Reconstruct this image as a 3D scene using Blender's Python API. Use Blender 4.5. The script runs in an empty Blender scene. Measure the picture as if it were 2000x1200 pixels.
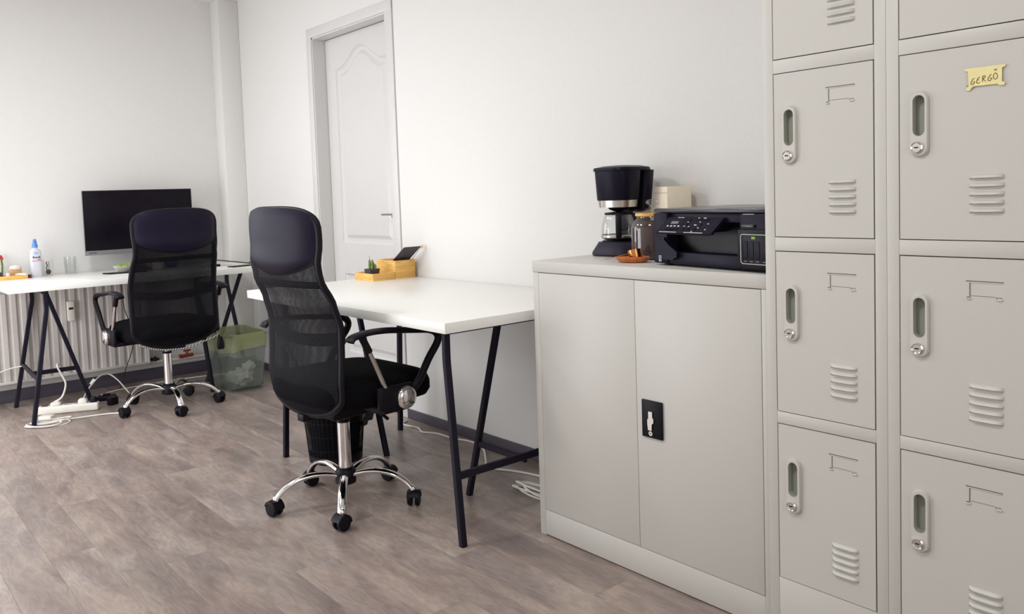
import bpy, bmesh, math, random
from mathutils import Vector, Matrix
random.seed(7)
PI = math.pi
scn = bpy.context.scene
COL = scn.collection

# ------------------------------------------------------------------ camera
def look(yaw, pitch, roll):
    f = Vector((math.cos(yaw)*math.cos(pitch), math.sin(yaw)*math.cos(pitch), math.sin(pitch)))
    r = f.cross(Vector((0, 0, 1))).normalized(); u = r.cross(f)
    c, s = math.cos(roll), math.sin(roll)
    r2 = r*c+u*s; u2 = u*c-r*s
    return Matrix(((r2.x, u2.x, -f.x), (r2.y, u2.y, -f.y), (r2.z, u2.z, -f.z)))
cam = bpy.data.cameras.new('camera'); co = bpy.data.objects.new('camera', cam); COL.objects.link(co)
co.matrix_world = Matrix.Translation((5.4156, -2.2865, 1.1296)) @ look(2.4522, -0.062, -0.0346).to_4x4()
cam.sensor_width = 36; cam.lens = 1611.23/2000*36
cam.shift_x = 31.18/2000; cam.shift_y = -120.85/2000; cam.clip_start = .02
scn.camera = co

# ------------------------------------------------------------------ light
scn.view_settings.view_transform = 'Standard'; scn.view_settings.look = 'None'
scn.view_settings.gamma = 1; scn.view_settings.use_curve_mapping = False
scn.view_settings.exposure = -0.06
w = bpy.data.worlds.new('world'); scn.world = w; w.use_nodes = True
w.node_tree.nodes['Background'].inputs[0].default_value = (.80, .90, 1, 1)
w.node_tree.nodes['Background'].inputs[1].default_value = 1.0
def area(name, loc, direction, sx, sy, power, color, spread=180):
    l = bpy.data.lights.new(name, 'AREA'); l.shape = 'RECTANGLE'; l.size = sx; l.size_y = sy
    l.energy = power; l.color = color; l.spread = math.radians(spread)
    o = bpy.data.objects.new(name, l); COL.objects.link(o); o.location = loc
    o.rotation_euler = Vector(direction).to_track_quat('-Z', 'Y').to_euler()
    return o
area('window_daylight', (-.10, -2.22, 1.45), (1, .0, -.10), 1.05, 1.35, 13, (.92, .96, 1))
area('balcony_daylight', (1.30, -2.90, .80), (0, 1, -.05), 2.1, 1.4, 38, (.99, .985, 1))
area('side_fill_light', (6.14, -1.65, 1.35), (-1, 0, -.05), 1.4, 1.5, 9, (1, .93, .82))  # added warm fill, brightens the faces turned to the side wall
area('ceiling_lamp_light_a', (1.5, -1.7, 2.40), (0, 0, -1), .34, .34, 16, (.97, .985, 1))
area('ceiling_lamp_light_b', (4.3, -1.85, 2.40), (0, 0, -1), .34, .34, 19, (.99, .99, 1))
area('ceiling_lamp_light_c', (2.55, -2.05, 2.40), (0, 0, -1), .34, .34, 19, (.98, .99, 1))

# ------------------------------------------------------------------ materials
def nm(name, color, rough=.5, metal=0, **k):
    m = bpy.data.materials.new(name); m.use_nodes = True
    p = m.node_tree.nodes['Principled BSDF']
    p.inputs['Base Color'].default_value = (*color, 1); p.inputs['Roughness'].default_value = rough
    p.inputs['Metallic'].default_value = metal
    for a, b in k.items():
        p.inputs[a.replace('_', ' ')].default_value = b
    return m
def nodes(m): return m.node_tree.nodes, m.node_tree.links, m.node_tree.nodes['Principled BSDF']
def noisy(m, scale=30, bump=.1, var=.06, stretch=(1, 1, 1), dist=.002, detail=4):
    """fine procedural relief and slight colour variation"""
    n, l, p = nodes(m); c = tuple(p.inputs['Base Color'].default_value)
    tc = n.new('ShaderNodeTexCoord'); mp = n.new('ShaderNodeMapping'); mp.inputs['Scale'].default_value = stretch
    t = n.new('ShaderNodeTexNoise'); t.inputs['Scale'].default_value = scale; t.inputs['Detail'].default_value = detail
    l.new(tc.outputs['Object'], mp.inputs[0]); l.new(mp.outputs[0], t.inputs[0])
    r = n.new('ShaderNodeValToRGB')
    r.color_ramp.elements[0].color = (*[x*(1-var) for x in c[:3]], 1); r.color_ramp.elements[1].color = (*[min(1, x*(1+var)) for x in c[:3]], 1)
    r.color_ramp.elements[0].position = .3; r.color_ramp.elements[1].position = .7
    l.new(t.outputs[0], r.inputs[0]); l.new(r.outputs[0], p.inputs['Base Color'])
    if bump:
        b = n.new('ShaderNodeBump'); b.inputs['Strength'].default_value = bump; b.inputs['Distance'].default_value = dist
        l.new(t.outputs[0], b.inputs['Height']); l.new(b.outputs[0], p.inputs['Normal'])
    return m
def s2l(r, g, b):
    f = lambda v: (v/255/12.92) if v/255 <= .04045 else ((v/255+.055)/1.055)**2.4
    return (f(r), f(g), f(b))
M = {}
M['wall'] = noisy(nm('wall_paint', s2l(224, 222, 219), .75), 60, .12, .012, dist=.001)
M['ceil'] = noisy(nm('ceiling_paint', s2l(228, 225, 222), .8), 50, .1, .01)
M['trimw'] = noisy(nm('white_gloss_paint', s2l(212, 210, 208), .38), 14, .05, .01)
M['skirt'] = noisy(nm('dark_skirting', s2l(78, 72, 84), .5), 12, .1, .12, (1, 1, 8))
M['desk'] = noisy(nm('white_laminate', s2l(240, 239, 234), .32), 120, .03, .01)
M['steelpaint'] = noisy(nm('grey_powder_coat', s2l(196, 193, 187), .42), 260, .06, .012, dist=.0005)
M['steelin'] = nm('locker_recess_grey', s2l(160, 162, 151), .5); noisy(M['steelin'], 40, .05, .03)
M['slotshade'] = noisy(nm('slot_shade', (.17, .155, .145), .7), 10, 0, .1)  # shade of the card holder grooves, put into the colour
M['dark'] = noisy(nm('dark_gap', (.012, .011, .013), .8), 10, 0, .1)
M['legs'] = noisy(nm('dark_powder_coated_steel', (.009, .0072, .0165), .45, 0, Specular_IOR_Level=.18), 200, .05, .05, dist=.0004)
M['chrome'] = noisy(nm('chrome', (.82, .80, .80), .10, 1), 8, 0, .03)
M['brushed'] = noisy(nm('brushed_steel', (.62, .58, .54), .28, 1), 60, .05, .08, (1, 1, 14))
M['blackp'] = noisy(nm('black_plastic', (.006, .005, .009), .45, 0, Specular_IOR_Level=.18), 90, .05, .1)
M['leather'] = noisy(nm('black_leatherette', (.011, .008, .021), .46, 0, Specular_IOR_Level=.12), 170, .25, .12, dist=.0008)
M['fabric'] = noisy(nm('black_fabric', (.004, .0035, .005), .95, 0, Specular_IOR_Level=.1), 500, .3, .2, dist=.0008)
M['printer'] = noisy(nm('printer_black_plastic', (.0085, .0065, .017), .38, 0, Specular_IOR_Level=.14), 300, .08, .06, dist=.0003)
M['printerd'] = noisy(nm('printer_deep_black', (.004, .004, .005), .35, 0, Specular_IOR_Level=.2), 200, .03, .08)
M['printtop'] = noisy(nm('printer_lid', s2l(50, 46, 58), .22), 200, .03, .05)
M['mach'] = noisy(nm('machine_plastic', (.008, .006, .016), .38, 0, Specular_IOR_Level=.14), 250, .05, .06, dist=.0003)
M['machbase'] = noisy(nm('machine_base_plastic', (.026, .021, .040), .45, 0, Specular_IOR_Level=.2), 250, .05, .05, dist=.0003)
M['cream'] = noisy(nm('cream_carton', s2l(252, 240, 218), .7), 60, .05, .02)
M['whitep'] = noisy(nm('white_plastic', s2l(232, 228, 218), .4), 40, .03, .02)
M['cable'] = noisy(nm('white_cable', s2l(225, 221, 212), .5), 40, .03, .03)
M['cableb'] = noisy(nm('black_cable', (.012, .011, .013), .5), 40, .03, .1)
M['blue'] = noisy(nm('blue_plastic', s2l(86, 138, 205), .4), 40, .03, .05)
M['red'] = noisy(nm('red_plastic', s2l(190, 60, 60), .5), 40, .03, .05)
M['darkred'] = noisy(nm('dark_red_plastic', s2l(100, 40, 44), .5), 40, .03, .05)
M['pot'] = noisy(nm('dark_grey_pot', s2l(66, 62, 72), .7), 60, .2, .08)
M['green'] = noisy(nm('cactus_green', s2l(96, 118, 38), .55), 60, .3, .25)
M['darkgreen'] = noisy(nm('dark_cactus', s2l(44, 46, 48), .7), 60, .5, .3)
M['leafgreen'] = noisy(nm('bright_green', s2l(128, 168, 40), .5), 40, .1, .15)
M['orange'] = noisy(nm('varnished_wood', s2l(188, 104, 48), .35), 14, .1, .2, (8, 1, 1))
M['copper'] = noisy(nm('copper', (.75, .30, .10), .22, 1), 40, .05, .08)
M['copperpipe'] = noisy(nm('copper_fitting', s2l(150, 66, 52), .4, .4), 40, .05, .08)
M['paper'] = noisy(nm('paper', s2l(236, 234, 230), .8), 50, .05, .02)
M['board'] = noisy(nm('dark_board', s2l(74, 68, 76), .75), 90, .1, .06)
M['wedge'] = noisy(nm('pale_wood', s2l(226, 196, 140), .5), 30, .05, .1, (1, 8, 1))
M['card'] = noisy(nm('brown_card', s2l(206, 164, 112), .75), 40, .05, .06)
M['screen'] = noisy(nm('monitor_screen', (.006, .004, .008), .3, 0, Specular_IOR_Level=.12), 20, 0, .2)
M['silver'] = noisy(nm('silver_bezel', s2l(128, 126, 128), .4, .3), 60, .02, .03)
M['radiator'] = noisy(nm('radiator_enamel', s2l(206, 200, 196), .4), 40, .04, .02)
M['yellow'] = noisy(nm('yellow_note', s2l(232, 220, 160), .8), 60, .05, .05)
M['ink'] = noisy(nm('ink', s2l(70, 50, 30), .8), 60, 0, .2)
M['mark'] = noisy(nm('pale_print', s2l(190, 188, 198), .5), 60, 0, .1)
M['coffee'] = noisy(nm('ground_coffee', s2l(70, 50, 48), .9), 260, .6, .4, dist=.002)
M['liquid'] = nm('brewed_coffee', (.02, .008, .004), .1); noisy(M['liquid'], 8, 0, .1)
M['tissue'] = noisy(nm('crumpled_paper', s2l(205, 208, 196), .8), 40, .4, .08, dist=.01)
M['bagb'] = noisy(nm('black_bag', (.01, .01, .012), .25), 50, .6, .2, dist=.01)
M['bottle'] = noisy(nm('translucent_bottle', s2l(226, 226, 234), .3, 0, Transmission_Weight=.25), 30, .02, .02)
M['paleprint'] = noisy(nm('pink_print', s2l(208, 140, 150), .6), 40, 0, .1)
M['bluep'] = noisy(nm('blue_print', s2l(150, 180, 215), .6), 40, 0, .1)
M['bluefoil'] = noisy(nm('blue_wrapper', s2l(40, 90, 150), .35), 60, .5, .2, dist=.006)
M['cord'] = nm('twisted_cord', (.5, .5, .5), .8)
n, l, p = nodes(M['cord']); wv = n.new('ShaderNodeTexWave'); wv.inputs['Scale'].default_value = 42; wv.bands_direction = 'DIAGONAL'
tc = n.new('ShaderNodeTexCoord'); l.new(tc.outputs['Object'], wv.inputs[0])
rp = n.new('ShaderNodeValToRGB'); rp.color_ramp.elements[0].color = (.01, .01, .01, 1); rp.color_ramp.elements[1].color = (.6, .58, .58, 1)
rp.color_ramp.elements[0].position = .45; rp.color_ramp.elements[1].position = .55
l.new(wv.outputs[0], rp.inputs[0]); l.new(rp.outputs[0], p.inputs['Base Color'])

def glass(name, tint=(1, 1, 1), mixf=.82, rough=.03):
    m = bpy.data.materials.new(name); m.use_nodes = True; n = m.node_tree.nodes; l = m.node_tree.links; n.clear()
    o = n.new('ShaderNodeOutputMaterial'); mx = n.new('ShaderNodeMixShader'); t = n.new('ShaderNodeBsdfTransparent'); g = n.new('ShaderNodeBsdfGlossy')
    lw = n.new('ShaderNodeLayerWeight'); lw.inputs['Blend'].default_value = .35
    mr = n.new('ShaderNodeMapRange'); mr.inputs['To Min'].default_value = 1-mixf*1.12; mr.inputs['To Max'].default_value = .42
    mr.inputs['To Min'].default_value = max(.02, 1-mixf*1.14)
    t.inputs[0].default_value = (*tint, 1); g.inputs['Roughness'].default_value = rough
    l.new(lw.outputs['Facing'], mr.inputs['Value']); l.new(mr.outputs[0], mx.inputs[0]); l.new(t.outputs[0], mx.inputs[1]); l.new(g.outputs[0], mx.inputs[2]); l.new(mx.outputs[0], o.inputs[0])
    return m
M['glass'] = glass('clear_glass', (.97, .98, .98), .86)
M['jarglass'] = glass('jar_glass', (.93, .93, .92), .84)
M['pane'] = glass('window_pane', (1, 1, 1), .9)
def film(name, color, alpha, rough=.4):
    """translucent sheet: part see-through, part coloured surface"""
    m = bpy.data.materials.new(name); m.use_nodes = True; n = m.node_tree.nodes; l = m.node_tree.links
    p = n['Principled BSDF']; p.inputs['Base Color'].default_value = (*color, 1); p.inputs['Roughness'].default_value = rough
    p.inputs['Alpha'].default_value = alpha
    tc = n.new('ShaderNodeTexCoord'); t = n.new('ShaderNodeTexNoise'); t.inputs['Scale'].default_value = 22
    b = n.new('ShaderNodeBump'); b.inputs['Strength'].default_value = .4; b.inputs['Distance'].default_value = .01
    l.new(tc.outputs['Object'], t.inputs[0]); l.new(t.outputs[0], b.inputs['Height']); l.new(b.outputs[0], p.inputs['Normal'])
    return m
M['binp'] = film('translucent_green_grey_plastic', s2l(118, 128, 120), .52, .35)
M['bag'] = film('yellow_green_bag_film', s2l(168, 176, 120), .50, .3)
M['panefrost'] = film('thin_plastic', s2l(220, 220, 222), .45, .3)
# woven mesh of the chair backs: fine procedural weave with holes
def weave(name, alpha_lo, alpha_hi, scale):
    m = bpy.data.materials.new(name); m.use_nodes = True; n = m.node_tree.nodes; l = m.node_tree.links
    p = n['Principled BSDF']; p.inputs['Base Color'].default_value = (.004, .0035, .006, 1); p.inputs['Roughness'].default_value = .7; p.inputs['Specular IOR Level'].default_value = .15
    tc = n.new('ShaderNodeTexCoord'); vals = []
    for d in ('Y', 'Z'):
        wv = n.new('ShaderNodeTexWave'); wv.bands_direction = d; wv.inputs['Scale'].default_value = scale
        l.new(tc.outputs['Object'], wv.inputs[0]); vals.append(wv)
    mul = n.new('ShaderNodeMath'); mul.operation = 'MULTIPLY'; l.new(vals[0].outputs[1], mul.inputs[0]); l.new(vals[1].outputs[1], mul.inputs[1])
    mr = n.new('ShaderNodeMapRange'); mr.inputs['To Min'].default_value = alpha_hi; mr.inputs['To Max'].default_value = alpha_lo
    l.new(mul.outputs[0], mr.inputs['Value']); l.new(mr.outputs[0], p.inputs['Alpha'])
    return m
M['mesh'] = weave('black_mesh_fabric', .36, .94, 90)
M['wire'] = weave('basket_mesh', .20, .78, 60)

# bamboo/pine with grain
def wood(name, c1, c2, stretch, scale=6, rough=.45):
    m = nm(name, c1, rough); n, l, p = nodes(m)
    tc = n.new('ShaderNodeTexCoord'); mp = n.new('ShaderNodeMapping'); mp.inputs['Scale'].default_value = stretch
    t = n.new('ShaderNodeTexNoise'); t.inputs['Scale'].default_value = scale; t.inputs['Detail'].default_value = 6; t.inputs['Distortion'].default_value = .6
    r = n.new('ShaderNodeValToRGB'); r.color_ramp.elements[0].color = (*c2, 1); r.color_ramp.elements[1].color = (*c1, 1)
    r.color_ramp.elements[0].position = .3; r.color_ramp.elements[1].position = .65
    l.new(tc.outputs['Object'], mp.inputs[0]); l.new(mp.outputs[0], t.inputs[0]); l.new(t.outputs[0], r.inputs[0]); l.new(r.outputs[0], p.inputs['Base Color'])
    return m
M['bamboo'] = wood('bamboo', s2l(240, 196, 112), s2l(218, 160, 78), (3, 3, 26))

# floor plank: grey-brown oak print, swirls and cathedral grain
m = nm('oak_plank', (.3, .26, .23), .33); M['plank'] = m
n, l, p = nodes(m)
geo = n.new('ShaderNodeNewGeometry'); oi = n.new('ShaderNodeObjectInfo')
sc = n.new('ShaderNodeVectorMath'); sc.operation = 'SCALE'; sc.inputs['Scale'].default_value = 37.0
cmb = n.new('ShaderNodeCombineXYZ'); l.new(oi.outputs['Random'], cmb.inputs[0]); l.new(oi.outputs['Random'], cmb.inputs[1]); l.new(oi.outputs['Random'], cmb.inputs[2])
l.new(cmb.outputs[0], sc.inputs[0])
add = n.new('ShaderNodeVectorMath'); add.operation = 'ADD'; l.new(geo.outputs['Position'], add.inputs[0]); l.new(sc.outputs[0], add.inputs[1])
def mapn(sx, sy):
    mp = n.new('ShaderNodeMapping'); mp.inputs['Scale'].default_value = (sx, sy, 1); l.new(add.outputs[0], mp.inputs[0]); return mp
t1 = n.new('ShaderNodeTexNoise'); t1.inputs['Scale'].default_value = 1.6; t1.inputs['Detail'].default_value = 5; t1.inputs['Distortion'].default_value = 1.6
l.new(mapn(1.1, 3.4).outputs[0], t1.inputs[0])
t2 = n.new('ShaderNodeTexNoise'); t2.inputs['Scale'].default_value = 5; t2.inputs['Detail'].default_value = 8; t2.inputs['Distortion'].default_value = 3.0
l.new(mapn(1.3, 4.6).outputs[0], t2.inputs[0])
t3 = n.new('ShaderNodeTexNoise'); t3.inputs['Scale'].default_value = 10; t3.inputs['Detail'].default_value = 6
l.new(mapn(1.2, 28).outputs[0], t3.inputs[0])
r1 = n.new('ShaderNodeValToRGB'); e = r1.color_ramp.elements
e[0].position = .30; e[0].color = (*s2l(132, 117, 112), 1); e[1].position = .72; e[1].color = (*s2l(176, 161, 149), 1)
x = e.new(.5); x.color = (*s2l(153, 138, 130), 1)
l.new(t1.outputs[0], r1.inputs[0])
r2 = n.new('ShaderNodeValToRGB'); e = r2.color_ramp.elements
e[0].position = .34; e[0].color = (.76, .745, .745, 1); e[1].position = .66; e[1].color = (1.0, 1.0, 1.0, 1)
l.new(t2.outputs[0], r2.inputs[0])
r3 = n.new('ShaderNodeValToRGB'); e = r3.color_ramp.elements
e[0].position = .35; e[0].color = (.88, .88, .885, 1); e[1].position = .65; e[1].color = (1, 1, 1, 1)
l.new(t3.outputs[0], r3.inputs[0])
def mul(a, b):
    mx = n.new('ShaderNodeMix'); mx.data_type = 'RGBA'; mx.blend_type = 'MULTIPLY'; mx.inputs[0].default_value = 1
    l.new(a, mx.inputs[6]); l.new(b, mx.inputs[7]); return mx.outputs[2]
t4 = n.new('ShaderNodeTexNoise'); t4.inputs['Scale'].default_value = 2.4; t4.inputs['Detail'].default_value = 3; l.new(mapn(1, 2.2).outputs[0], t4.inputs[0])
r4 = n.new('ShaderNodeValToRGB'); e = r4.color_ramp.elements
e[0].position = .38; e[0].color = (1.0, .975, .955, 1); e[1].position = .62; e[1].color = (.95, .975, 1.0, 1)
l.new(t4.outputs[0], r4.inputs[0])
c = mul(mul(mul(r1.outputs[0], r2.outputs[0]), r3.outputs[0]), r4.outputs[0])
mr = n.new('ShaderNodeMapRange'); mr.inputs['To Min'].default_value = .93; mr.inputs['To Max'].default_value = 1.22; l.new(oi.outputs['Random'], mr.inputs['Value'])
cc = n.new('ShaderNodeCombineColor')
for i in range(3): l.new(mr.outputs[0], cc.inputs[i])
c = mul(c, cc.outputs[0]); l.new(c, p.inputs['Base Color'])
b = n.new('ShaderNodeBump'); b.inputs['Strength'].default_value = .12; b.inputs['Distance'].default_value = .002
l.new(t3.outputs[0], b.inputs['Height']); l.new(b.outputs[0], p.inputs['Normal'])

# ------------------------------------------------------------------ mesh helpers
class MB:
    def __init__(s, o=(0, 0, 0)): s.b = bmesh.new(); s.o = Vector(o)
    def _tag(s, before): return [v for v in s.b.verts if v not in before]
    def box(s, x0, x1, y0, y1, z0, z1, bev=0, seg=2, mat=None):
        vs = [s.b.verts.new(Vector(q)-s.o) for q in ((x0,y0,z0),(x1,y0,z0),(x1,y1,z0),(x0,y1,z0),(x0,y0,z1),(x1,y0,z1),(x1,y1,z1),(x0,y1,z1))]
        fs = [s.b.faces.new([vs[i] for i in f]) for f in ((3,2,1,0),(4,5,6,7),(0,1,5,4),(1,2,6,5),(2,3,7,6),(3,0,4,7))]
        if mat is not None:
            for v in vs: v.co = mat @ v.co
        if bev:
            es = list({e for f in fs for e in f.edges})
            bmesh.ops.bevel(s.b, geom=es, offset=bev, segments=seg, profile=.5, affect='EDGES')
        return s
    def ring_loft(s, rings, caps=True, closed=False):
        R = [[s.b.verts.new(Vector(q)-s.o) for q in r] for r in rings]; n = len(R[0])
        for a, c in list(zip(R, R[1:]))+([(R[-1], R[0])] if closed else []):
            for i in range(n):
                s.b.faces.new((a[i], a[(i+1) % n], c[(i+1) % n], c[i]))
        if caps and not closed:
            s.b.faces.new(R[0][::-1]); s.b.faces.new(R[-1])
        return s
    def tube(s, pts, r, n=10, flat=None, caps=True, closed=False, up=(0, 0, 1)):
        pts = [Vector(q) for q in pts]; N = len(pts)
        rr = r if isinstance(r, (list, tuple)) else [r]*N
        rings = []; U = Vector(up)
        for i, q in enumerate(pts):
            if closed: t = pts[(i+1) % N]-pts[i-1]
            else: t = pts[min(i+1, N-1)]-pts[max(i-1, 0)]
            t.normalize(); u = U-t*U.dot(t)
            if u.length < 1e-3: u = Vector((1, 0, 0))-t*t.x
            u.normalize(); sd = t.cross(u)
            U = u if flat is None else U
            a, bb = rr[i], rr[i]
            if flat: a, bb = flat
            rings.append([q+sd*(a*math.cos(2*PI*k/n))+u*(bb*math.sin(2*PI*k/n)) for k in range(n)])
        return s.ring_loft(rings, caps, closed)
    def bar(s, p, q, w, h, up=(0, 0, 1), bev=.002):
        """rectangular section bar from p to q"""
        p, q = Vector(p), Vector(q); t = (q-p).normalized(); U = Vector(up); u = U-t*U.dot(t)
        if u.length < 1e-3: u = Vector((1, 0, 0))
        u.normalize(); sd = t.cross(u)
        k = min(bev, w/3, h/3)
        def sec(c):
            A, B = w/2, h/2
            return [c+sd*x+u*y for x, y in ((A-k,-B),(A,-B+k),(A,B-k),(A-k,B),(-A+k,B),(-A,B-k),(-A,-B+k),(-A+k,-B))]
        return s.ring_loft([sec(p), sec(q)])
    def lathe(s, prof, c=(0, 0, 0), n=24, axis='z', caps=True, sx=1, sy=1):
        rings = []
        for r, z in prof:
            r = max(r, .0004)
            ring = []
            for k in range(n):
                a = 2*PI*k/n; x, y = r*math.cos(a)*sx, r*math.sin(a)*sy
                if axis == 'z': v = (x, y, z)
                elif axis == 'y': v = (x, z, y)
                else: v = (z, x, y)
                ring.append(Vector(c)+Vector(v))
            rings.append(ring)
        if axis == 'y': rings = [r[::-1] for r in rings]
        return s.ring_loft(rings, caps)
    def srect(s, secs, n=32, e=4, c=(0, 0)):
        """superellipse loft: secs = (z, halfx, halfy, cx, cy)"""
        rings = []
        for z, hx, hy, cx, cy in secs:
            ring = []
            for k in range(n):
                a = 2*PI*k/n; ca, sa = math.cos(a), math.sin(a)
                ring.append(Vector((c[0]+cx+hx*math.copysign(abs(ca)**(2/e), ca), c[1]+cy+hy*math.copysign(abs(sa)**(2/e), sa), z)))
            rings.append(ring)
        return s.ring_loft(rings)
    def sheet(s, f, nu, nv):
        V = [[s.b.verts.new(Vector(f(-1+2*i/nu, j/nv))-s.o) for i in range(nu+1)] for j in range(nv+1)]
        for j in range(nv):
            for i in range(nu): s.b.faces.new((V[j][i], V[j][i+1], V[j+1][i+1], V[j+1][i]))
        return s
    def plate(s, outer, holes, to3, th):
        """flat plate with holes, to3 maps (u,v,d) to 3-D, d = depth 0..th"""
        def loop(pts, d):
            return [s.b.verts.new(Vector(to3(u, v, d))-s.o) for u, v in pts]
        fr, bk = [], []
        for pts in [outer]+list(holes):
            a = loop(pts, 0); c = loop(pts, th); n = len(a)
            for i in range(n): s.b.faces.new((a[i], a[(i+1) % n], c[(i+1) % n], c[i]))
            fr.append(a); bk.append(c)
        for L in (fr, bk):
            es = []
            for a in L:
                for i in range(len(a)):
                    es.append(s.b.edges.get((a[i], a[(i+1) % len(a)])))
            bmesh.ops.triangle_fill(s.b, use_beauty=True, use_dissolve=False, edges=es)
        return s
    def blob(s, c, r, seed=0, amp=.25, sub=2, sq=(1, 1, 1)):
        rnd = random.Random(seed)
        d = bmesh.ops.create_icosphere(s.b, subdivisions=sub, radius=1)
        for v in d['verts']:
            k = 1+rnd.uniform(-amp, amp)
            v.co = Vector(c)-s.o+Vector((v.co.x*r*k*sq[0], v.co.y*r*k*sq[1], v.co.z*r*k*sq[2]))
        return s
    def xf(s, m):
        for v in s.b.verts: v.co = m @ v.co
        return s
    def build(s, name, mat, parent=None, smooth=35, solid=0):
        b = s.b; bmesh.ops.recalc_face_normals(b, faces=b.faces)
        for f in b.faces: f.smooth = True
        lim = math.radians(smooth)
        for e in b.edges:
            if len(e.link_faces) == 2: e.smooth = e.calc_face_angle(0) < lim
        me = bpy.data.meshes.new(name); b.to_mesh(me); b.free(); me.materials.append(mat)
        o = bpy.data.objects.new(name, me); COL.objects.link(o)
        if parent: o.parent = parent
        if solid:
            md = o.modifiers.new('thick', 'SOLIDIFY'); md.thickness = solid; md.offset = 0
        return o
def tag(o, label=None, cat=None, group=None, kind=None):
    if label: o['label'] = label
    if cat: o['category'] = cat
    if group: o['group'] = group
    if kind: o['kind'] = kind
    return o
def thing(name, label, cat, loc=(0, 0, 0), rz=0, group=None):
    o = bpy.data.objects.new(name, None); COL.objects.link(o); o.location = loc; o.rotation_euler = (0, 0, rz)
    o.empty_display_size = .05
    return tag(o, label, cat, group)
def copy_tree(o, parent=None):
    c = o.copy(); COL.objects.link(c); c.parent = parent
    for ch in list(o.children): copy_tree(ch, c)
    return c
def smoothpts(pts, k=4):
    P = [Vector(q) for q in pts]; out = []
    for i in range(len(P)-1):
        a, b, c, d = P[max(i-1, 0)], P[i], P[i+1], P[min(i+2, len(P)-1)]
        for j in range(k):
            t = j/k
            out.append(.5*((2*b)+(c-a)*t+(2*a-5*b+4*c-d)*t*t+(3*b-a-3*c+d)*t**3))
    out.append(P[-1]); return out

# ------------------------------------------------------------------ room shell
XL, XR, YB, H = -.14, 6.2, -2.95, 2.48
fl = tag(MB().box(XL-.2, XR+.2, YB-.2, .30, -.10, -.012).build('floor', M['dark']), kind='structure')
pw, pl, gap = .137, 1.22, .0005
pm = {}
def plank_mesh(L, W):
    key = (round(L, 3), round(W, 3))
    if key not in pm:
        mb = MB(); k = .0004
        top = [(k, k, 0), (L-k, k, 0), (L-k, W-k, 0), (k, W-k, 0)]; mid = [(0, 0, -k), (L, 0, -k), (L, W, -k), (0, W, -k)]; bot = [(0, 0, -.011), (L, 0, -.011), (L, W, -.011), (0, W, -.011)]
        mb.ring_loft([bot, mid, top]); o = mb.build('plank', M['plank'], smooth=10); pm[key] = o.data; bpy.data.objects.remove(o)
    return pm[key]
y = .009-pw
r = 0
while y > YB-pw:
    x = XL-[.0, .75, .32, 1.05, .5, .9, .15, .62, 1.13, .41][(r-9) % 10]
    while x < XR:
        a, b_ = max(x, XL), min(x+pl, XR); y0 = max(y, YB)
        if b_-a > .01:
            o = bpy.data.objects.new('plank', plank_mesh(b_-a-gap, y+pw-y0-gap)); COL.objects.link(o); o.location = (a, y0, 0); o.parent = fl
        x += pl
    y -= pw; r += 1
tag(MB().box(XL-.2, XR+.2, YB-.2, .2, H, H+.1).build('ceiling', M['ceil']), kind='structure')
# main wall with the door recess
DX0, DX1, DZ = 1.028, 1.83, 2.068
mb = MB(); mb.box(XL-.2, DX0, 0, .2, -.1, H+.02); mb.box(DX1, XR+.2, 0, .2, -.1, H+.02); mb.box(DX0, DX1, 0, .2, DZ, H+.02); mb.box(DX0, DX1, .16, .2, -.1, DZ)
tag(mb.build('wall_right', M['wall']), kind='structure')
# left wall with window opening beyond the frame
mb = MB(); WY0, WY1, WZ0, WZ1 = -2.80, -1.64, .74, 2.2
mb.box(XL-.2, XL, WY1, .0, -.1, H+.02); mb.box(XL-.2, XL, YB-.2, WY0, -.1, H+.02); mb.box(XL-.2, XL, WY0, WY1, -.1, WZ0); mb.box(XL-.2, XL, WY0, WY1, WZ1, H+.02)
tag(mb.build('wall_left', M['wall']), kind='structure')
mb = MB(); BX0, BX1, BZ = .2, 2.4, 2.15
mb.box(XL-.2, BX0, YB-.2, YB, -.1, H+.02); mb.box(BX1, XR+.2, YB-.2, YB, -.1, H+.02); mb.box(BX0, BX1, YB-.2, YB, BZ, H+.02); mb.box(BX0, BX1, YB-.2, YB, -.1, .04)
tag(mb.build('wall_back', M['wall']), kind='structure')
mb = MB(); SY0, SY1, SZ0, SZ1 = -2.4, -.9, .55, 2.15
mb.box(XR, XR+.2, SY1, .2, -.1, H+.02); mb.box(XR, XR+.2, YB-.2, SY0, -.1, H+.02); mb.box(XR, XR+.2, SY0, SY1, -.1, SZ0); mb.box(XR, XR+.2, SY0, SY1, SZ1, H+.02)
tag(mb.build('wall_side', M['wall']), kind='structure')
tag(MB().box(XL, 0, -.138, 0, 0, H, bev=.004).build('trim_1', M['wall']), kind='structure')   # boxed-in corner pillar
def window(name, ax, lo, hi, z0, z1, pos):
    mb = MB(); t = .06
    def bx(a0, a1, b0, b1, d=.03):
        if ax == 'x': mb.box(pos-d, pos+d, a0, a1, b0, b1, bev=.004)
        else: mb.box(a0, a1, pos-d, pos+d, b0, b1, bev=.004)
    bx(lo, lo+t, z0, z1); bx(hi-t, hi, z0, z1); bx(lo, hi, z0, z0+t); bx(lo, hi, z1-t, z1); mdl = (lo+hi)/2; bx(mdl-.03, mdl+.03, z0, z1)
    f = tag(mb.build(name, M['trimw']), kind='structure')
    for a0, a1 in ((lo+t, mdl-.03), (mdl+.03, hi-t)):
        g = MB()
        if ax == 'x': g.box(pos-.004, pos+.004, a0-.01, a1+.01, z0+t-.01, z1-t+.01)
        else: g.box(a0-.01, a1+.01, pos-.004, pos+.004, z0+t-.01, z1-t+.01)
        g.build('pane', M['pane'], f)
window('window_1', 'x', WY0, WY1, WZ0, WZ1, XL-.09)
window('window_2', 'y', BX0, BX1, .04, BZ, YB-.09)
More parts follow.
